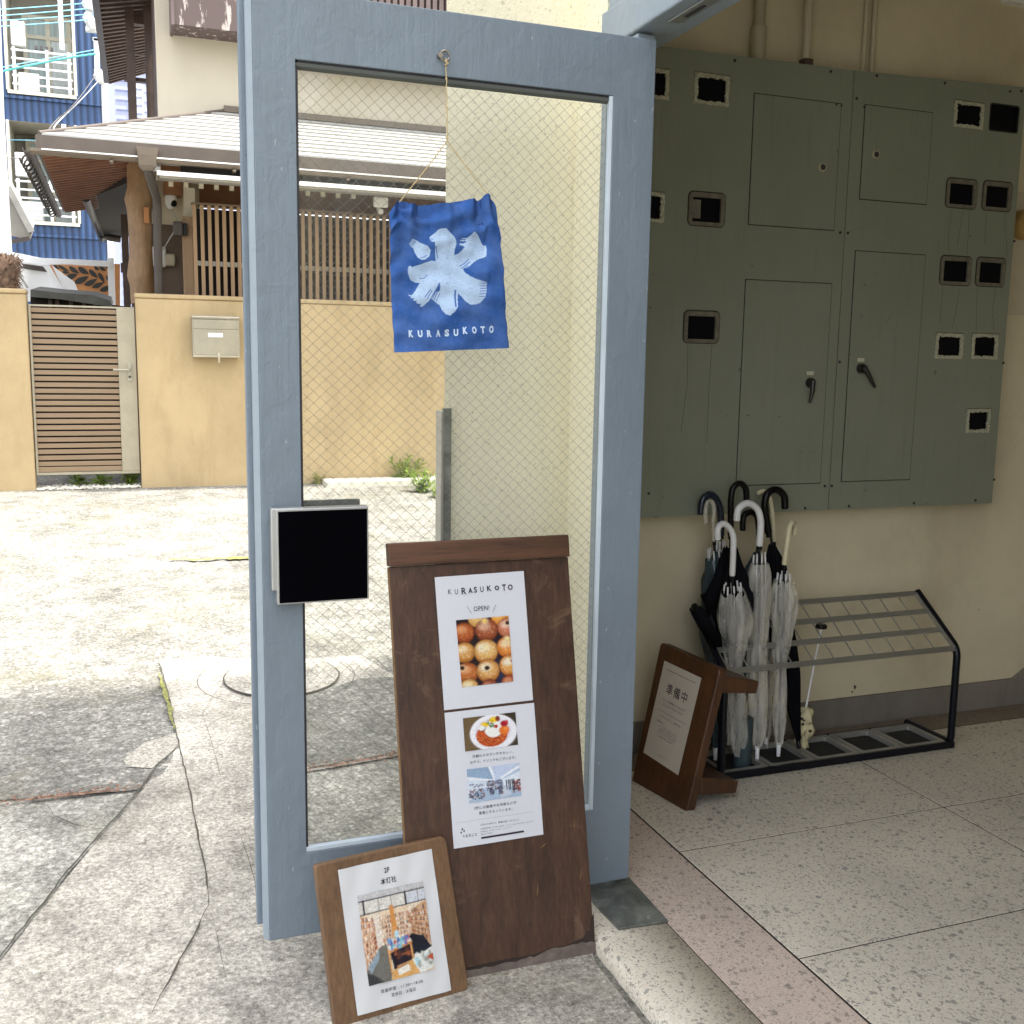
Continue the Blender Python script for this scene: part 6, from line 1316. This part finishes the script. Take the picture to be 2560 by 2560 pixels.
# pale lavender house behind
lb = thing('lavender_house', P(300, 400, 27), 'pale lavender sided house glimpsed between the eaves and the blue building', 'house')
a, b_ = P(255, 150, 27), P(420, 700, 27); mb = MB(); mb.box(a[0], b_[0]+2, 27, 30, 0, 9.5); mb.build('siding', 'lav', lb)
mb = MB()
for z in np.arange(1, 9.4, .22): mb.box(P(292, 300, 27)[0], b_[0]+2, 26.985, 26.998, z, z+.03)
mb.build('siding_lines', 'lavline', lb)
a, b_ = P(330, 210, 26.9), P(360, 295, 26.9); mb = MB(); mb.box(a[0], b_[0], 26.93, 26.98, b_[2], a[2]); wl = mb.build('window', 'whitemetal', lb)
mb = MB()
for k in range(4): z = b_[2]+(a[2]-b_[2])*(k+.5)/4; mb.box(a[0]+.02, b_[0]-.02, 26.915, 26.928, z-.015, z+.015)
mb.build('glazing_bars', 'lavline', wl)
# utility pole
pb, pt = P(283, 760, 19), P(250, 120, 19); px_ = P(262, 250, 19)[0]; pt2 = P(258, 185, 19)
t = thing('utility_pole', (px_, 19, GZ), 'white utility pole with crossarms and insulators between the houses', 'pole')
mb = MB(); mb.tube([(px_, 19, GZ-.2), (px_, 19, pt2[2])], [.055, .05], 16); mb.build('pole', 'whitemetal', t)
q = P(245, 185, 19); mb = MB(); mb.box(P(236, 185, 19)[0], P(262, 185, 19)[0], 18.86, 18.96, q[2]-.04, q[2]+.04); mb.build('crossarm', 'whitemetal', t)
xa = P(224, 40, 19)[0]; mb = MB(); mb.box(xa-.06, xa+.06, 18.9, 19.0, P(226, 72, 19)[2], P(224, -40, 19)[2]); mb.box(P(214, 76, 19)[0], P(252, 80, 19)[0], 18.88, 19.0, P(226, 82, 19)[2], P(226, 72, 19)[2]); mb.build('upper_bracket', 'whitemetal', t)
xa = P(242, 130, 19)[0]; mb = MB(); mb.box(xa-.04, xa+.04, 18.9, 18.97, P(244, 185, 19)[2], P(242, 100, 19)[2]); mb.box(P(232, 103, 19)[0], P(252, 104, 19)[0], 18.9, 18.97, P(242, 106, 19)[2], P(242, 98, 19)[2]); mb.build('lower_bracket', 'whitemetal', t)
for q in ((218, 10), (232, 12), (220, 45), (232, 60), (247, 190), (254, 196)): c = P(*q, 18.85); mb = MB(); mb.tube([c+np.array([0, 0, -.08]), c, c+np.array([0, 0, .08])], [.05, .09, .05], 10); mb.build('insulator', 'white', t)
def cable(label, pts, r, mat, name='cable'):
    P_ = [P(*q) for q in pts]; out = []
    for i in range(len(P_)-1):
        p0, p1, p2, p3 = P_[max(i-1, 0)], P_[i], P_[i+1], P_[min(i+2, len(P_)-1)]
        for s in np.linspace(0, .9, 8): out.append(.5*((2*p1)+(-p0+p2)*s+(2*p0-5*p1+4*p2-p3)*s*s+(-p0+3*p1-3*p2+p3)*s**3))
    out.append(P_[-1]); mb = MB(); mb.tube(out, r*.65, 6); tag(mb.build(name, mat), label, 'cable')
cable('topmost pale blue cable crossing the blue building', [(-30, 26, 17), (100, 17, 18), (240, 6, 19)], .014, 'cablec')
cable('second pale blue cable from the top across the upper window', [(-30, 42, 17), (120, 30, 18), (240, 20, 19)], .014, 'cablec')
cable('third pale blue cable from the top across the upper window', [(-30, 53, 17), (120, 44, 18), (245, 33, 19)], .012, 'cablec')
cable('fourth pale blue cable from the top across the upper window', [(-30, 68, 17), (120, 58, 18), (245, 47, 19)], .014, 'cablec')
cable('thin pale cable just above the thick teal cable', [(-30, 175, 17), (100, 150, 18), (250, 122, 19)], .012, 'cablec')
cable('thick teal cable sagging across the upper balcony railing', [(-30, 186, 17), (90, 160, 18), (180, 143, 18.5), (250, 133, 19)], .026, 'cableg')
cable('upper of two pale cables climbing to the upper eave', [(262, 160, 18), (310, 90, 15), (374, 0, 12), (400, -40, 11)], .010, 'cabled')
cable('lower of two pale cables climbing to the upper eave', [(265, 184, 18), (330, 98, 15), (392, 5, 12), (410, -40, 11)], .012, 'cablew')
cable('upper of two cables falling from the pole to the porch roof corner', [(238, 190, 18.8), (190, 255, 14), (140, 302, 10), (122, 325, 8.9)], .010, 'cabled')
cable('lower of two cables falling from the pole to the porch roof corner', [(250, 198, 18.8), (200, 252, 14), (150, 300, 10), (133, 322, 8.9)], .009, 'cablew')
cable('pale cable low across the blue building below the roof corner', [(-30, 350, 17), (40, 350, 14), (110, 352, 9.5)], .008, 'cablec')
cable('dark cable across the lower window', [(-30, 392, 18), (40, 396, 19), (110, 398, 20)], .012, 'cabled')
# white carport frame at the far left
cp = thing('white_carport', P(20, 700, 12.5), 'white metal carport frame with a curved beam and sloping panel at the far left', 'carport')
xw = P(16, 480, 12.5)[0]; w_ = .085
def cpart(name, mat, q, off=(0, .06, 0), y=12.5): mb = MB(); mb.prism([P(*p, y) for p in q], off); return mb.build(name, mat, cp, .004)
cpart('post', 'whitemetal', [(-30, -20), (-2, -20), (10, 300), (25, 560), (30, 640), (-30, 640)])
cpart('beam', 'whitemetal', [(-30, 620), (28, 630), (105, 645), (275, 652), (275, 666), (150, 660), (100, 664), (40, 652), (-30, 640)], y=12.44)
cpart('sloping_panel', 'whitemetal', [(40, 652), (116, 664), (165, 735), (40, 760), (-10, 760), (35, 700)], y=12.7)
cpart('slit', 'gutterdark', [(54, 658), (108, 666), (118, 680), (60, 672)], (0, .01, 0), 12.66)
cpart('strut', 'whitemetal', [(110, 662), (124, 664), (168, 738), (150, 738)], (0, .05, 0), 12.6)
cpart('panel_edge', 'alu_dull', [(28, 655), (33, 655), (72, 720), (66, 720)], (0, .02, 0), 12.6)
cpart('side_panel', 'whitemetal', [(130, 664), (186, 705), (200, 740), (165, 738)], (0, .03, 0), 12.62)
cpart('post', 'whitemetal', [(268, 645), (285, 645), (290, 800), (274, 800)])
# orange wall panel with painted leaves
op = thing('leaf_mural_panel', P(220, 700, 13.2), 'orange plank panel painted with black leaves behind the dark shed roof', 'panel')
mb = MB(); mb.prism([P(*p, 13.2) for p in ((125, 655), (300, 660), (300, 770), (125, 770))], (0, .05, 0)); mb.build('planks', 'orange', op)
s4b = lambda x, y: (x*.1656, 500+y*.1656)
def leafpoly(mb, x0, y0, x1, y1, wdt):
    d = np.array([x1-x0, y1-y0]); n_ = np.array([-d[1], d[0]])/np.linalg.norm(d)*wdt; pts = []
    for k in range(9): f = k/8; pts.append(np.array([x0, y0])+d*f+n_*math.sin(math.pi*f**.8))
    for k in range(7, 0, -1): f = k/8; pts.append(np.array([x0, y0])+d*f-n_*math.sin(math.pi*f**.8)*.7)
    mb.add([P(*s4b(*p), 13.19) for p in pts], [tuple(range(len(pts)))])
mb = MB()
for l in ((870, 980, 1050, 1080, 28), (1040, 1000, 1200, 1110, 40), (1180, 1010, 1345, 1120, 50), (1345, 1045, 1480, 1180, 42), (1490, 1090, 1580, 1250, 38), (990, 1170, 1170, 1120, 50), (1110, 1250, 1340, 1150, 55), (1265, 1285, 1470, 1190, 48), (1385, 1320, 1575, 1240, 42), (1500, 1370, 1700, 1290, 46),
    (800, 960, 900, 1050, 24), (1420, 1000, 1500, 1060, 30), (1500, 1000, 1600, 1070, 34), (1600, 1140, 1700, 1250, 34), (940, 1080, 1050, 1100, 24), (1560, 980, 1700, 1020, 30)): leafpoly(mb, *l)
mb.build('painted_leaves', 'leafblack', op)
# dark shed roof just above the gate
sd = thing('dark_shed', P(150, 760, 10.2), 'low dark shed with an old grey roof edge just above the gate', 'shed')
mb = MB(); mb.slab([P(*p, 10.2) for p in ((78, 742), (150, 747), (222, 744+8), (278, 762))][:4]+[], (0, .8, .1)) if False else mb.prism([P(*p, 10.2) for p in ((76, 724), (150, 732), (235, 738), (276, 752), (280, 768), (150, 748), (76, 742))], (0, 1.2, .1)); mb.build('roof', 'shed', sd)
mb = MB(); mb.prism([P(*p, 10.35) for p in ((76, 742), (150, 747), (350, 770), (350, 1260), (76, 1260))], (0, .9, 0)); mb.build('wall', 'void', sd)
mb = MB()
for x in (120, 138, 172, 205, 232): mb.prism([P(*p, 10.33) for p in ((x, 744), (x+10, 745), (x+10, 780), (x, 780))], (0, .015, 0))
mb.build('boards', 'darkwood', sd)
# grey awning roof and palm trunk at far left
aw = thing('grey_roof_corner', P(40, 560, 14), 'corner of a grey pitched roof jutting in at the far left edge', 'roof')
mb = MB(); mb.prism([P(*p, 14) for p in ((-40, 440), (20, 470), (80, 578), (76, 600), (-40, 575))], (0, .5, .15)); mb.build('eave', 'awn', aw)
mb = MB(); mb.bar(P(20, 468, 13.97), P(79, 580, 13.97), .05, .07); mb.build('verge', 'alu_dull', aw); mb = MB(); mb.bar(P(28, 604, 13.95), P(74, 596, 13.95), .04, .05); mb.build('gutter', 'gutterdark', aw)
pl = thing('palm_trunk', P(15, 730, 11.5), 'shaggy brown palm trunk top above the yellow wall at the left edge', 'palm')
rings = []; rnd = random.Random(4)
for i, (x, y, r) in enumerate(((12, 800, 24), (12, 735, 26), (12, 700, 28), (14, 670, 27), (14, 648, 22), (14, 636, 10))):
    c = P(x, y, 11.5); R_ = r*11.5*1.05/F; rings.append([(c[0]+R_*math.cos(a)*(1+rnd.uniform(-.15, .15)), 11.5+R_*math.sin(a), c[2]+rnd.uniform(-.03, .03)) for a in np.linspace(0, 2*math.pi, 19)[:-1]])
mb = MB(); mb.loft(rings, True); mb.build('trunk', 'palm', pl)
mb = MB()
for _ in range(160):
    a = rnd.uniform(0, 6.28); f = rnd.random(); c = P(13, 640+95*f, 11.5); p = c+np.array([math.cos(a), math.sin(a), 0])*.11; d = np.array([math.cos(a)*.06, math.sin(a)*.06, rnd.uniform(-.09, .07)]); mb.tube([p, p+d], [.008, .002], 4)
mb.build('fibres', 'palm', pl)
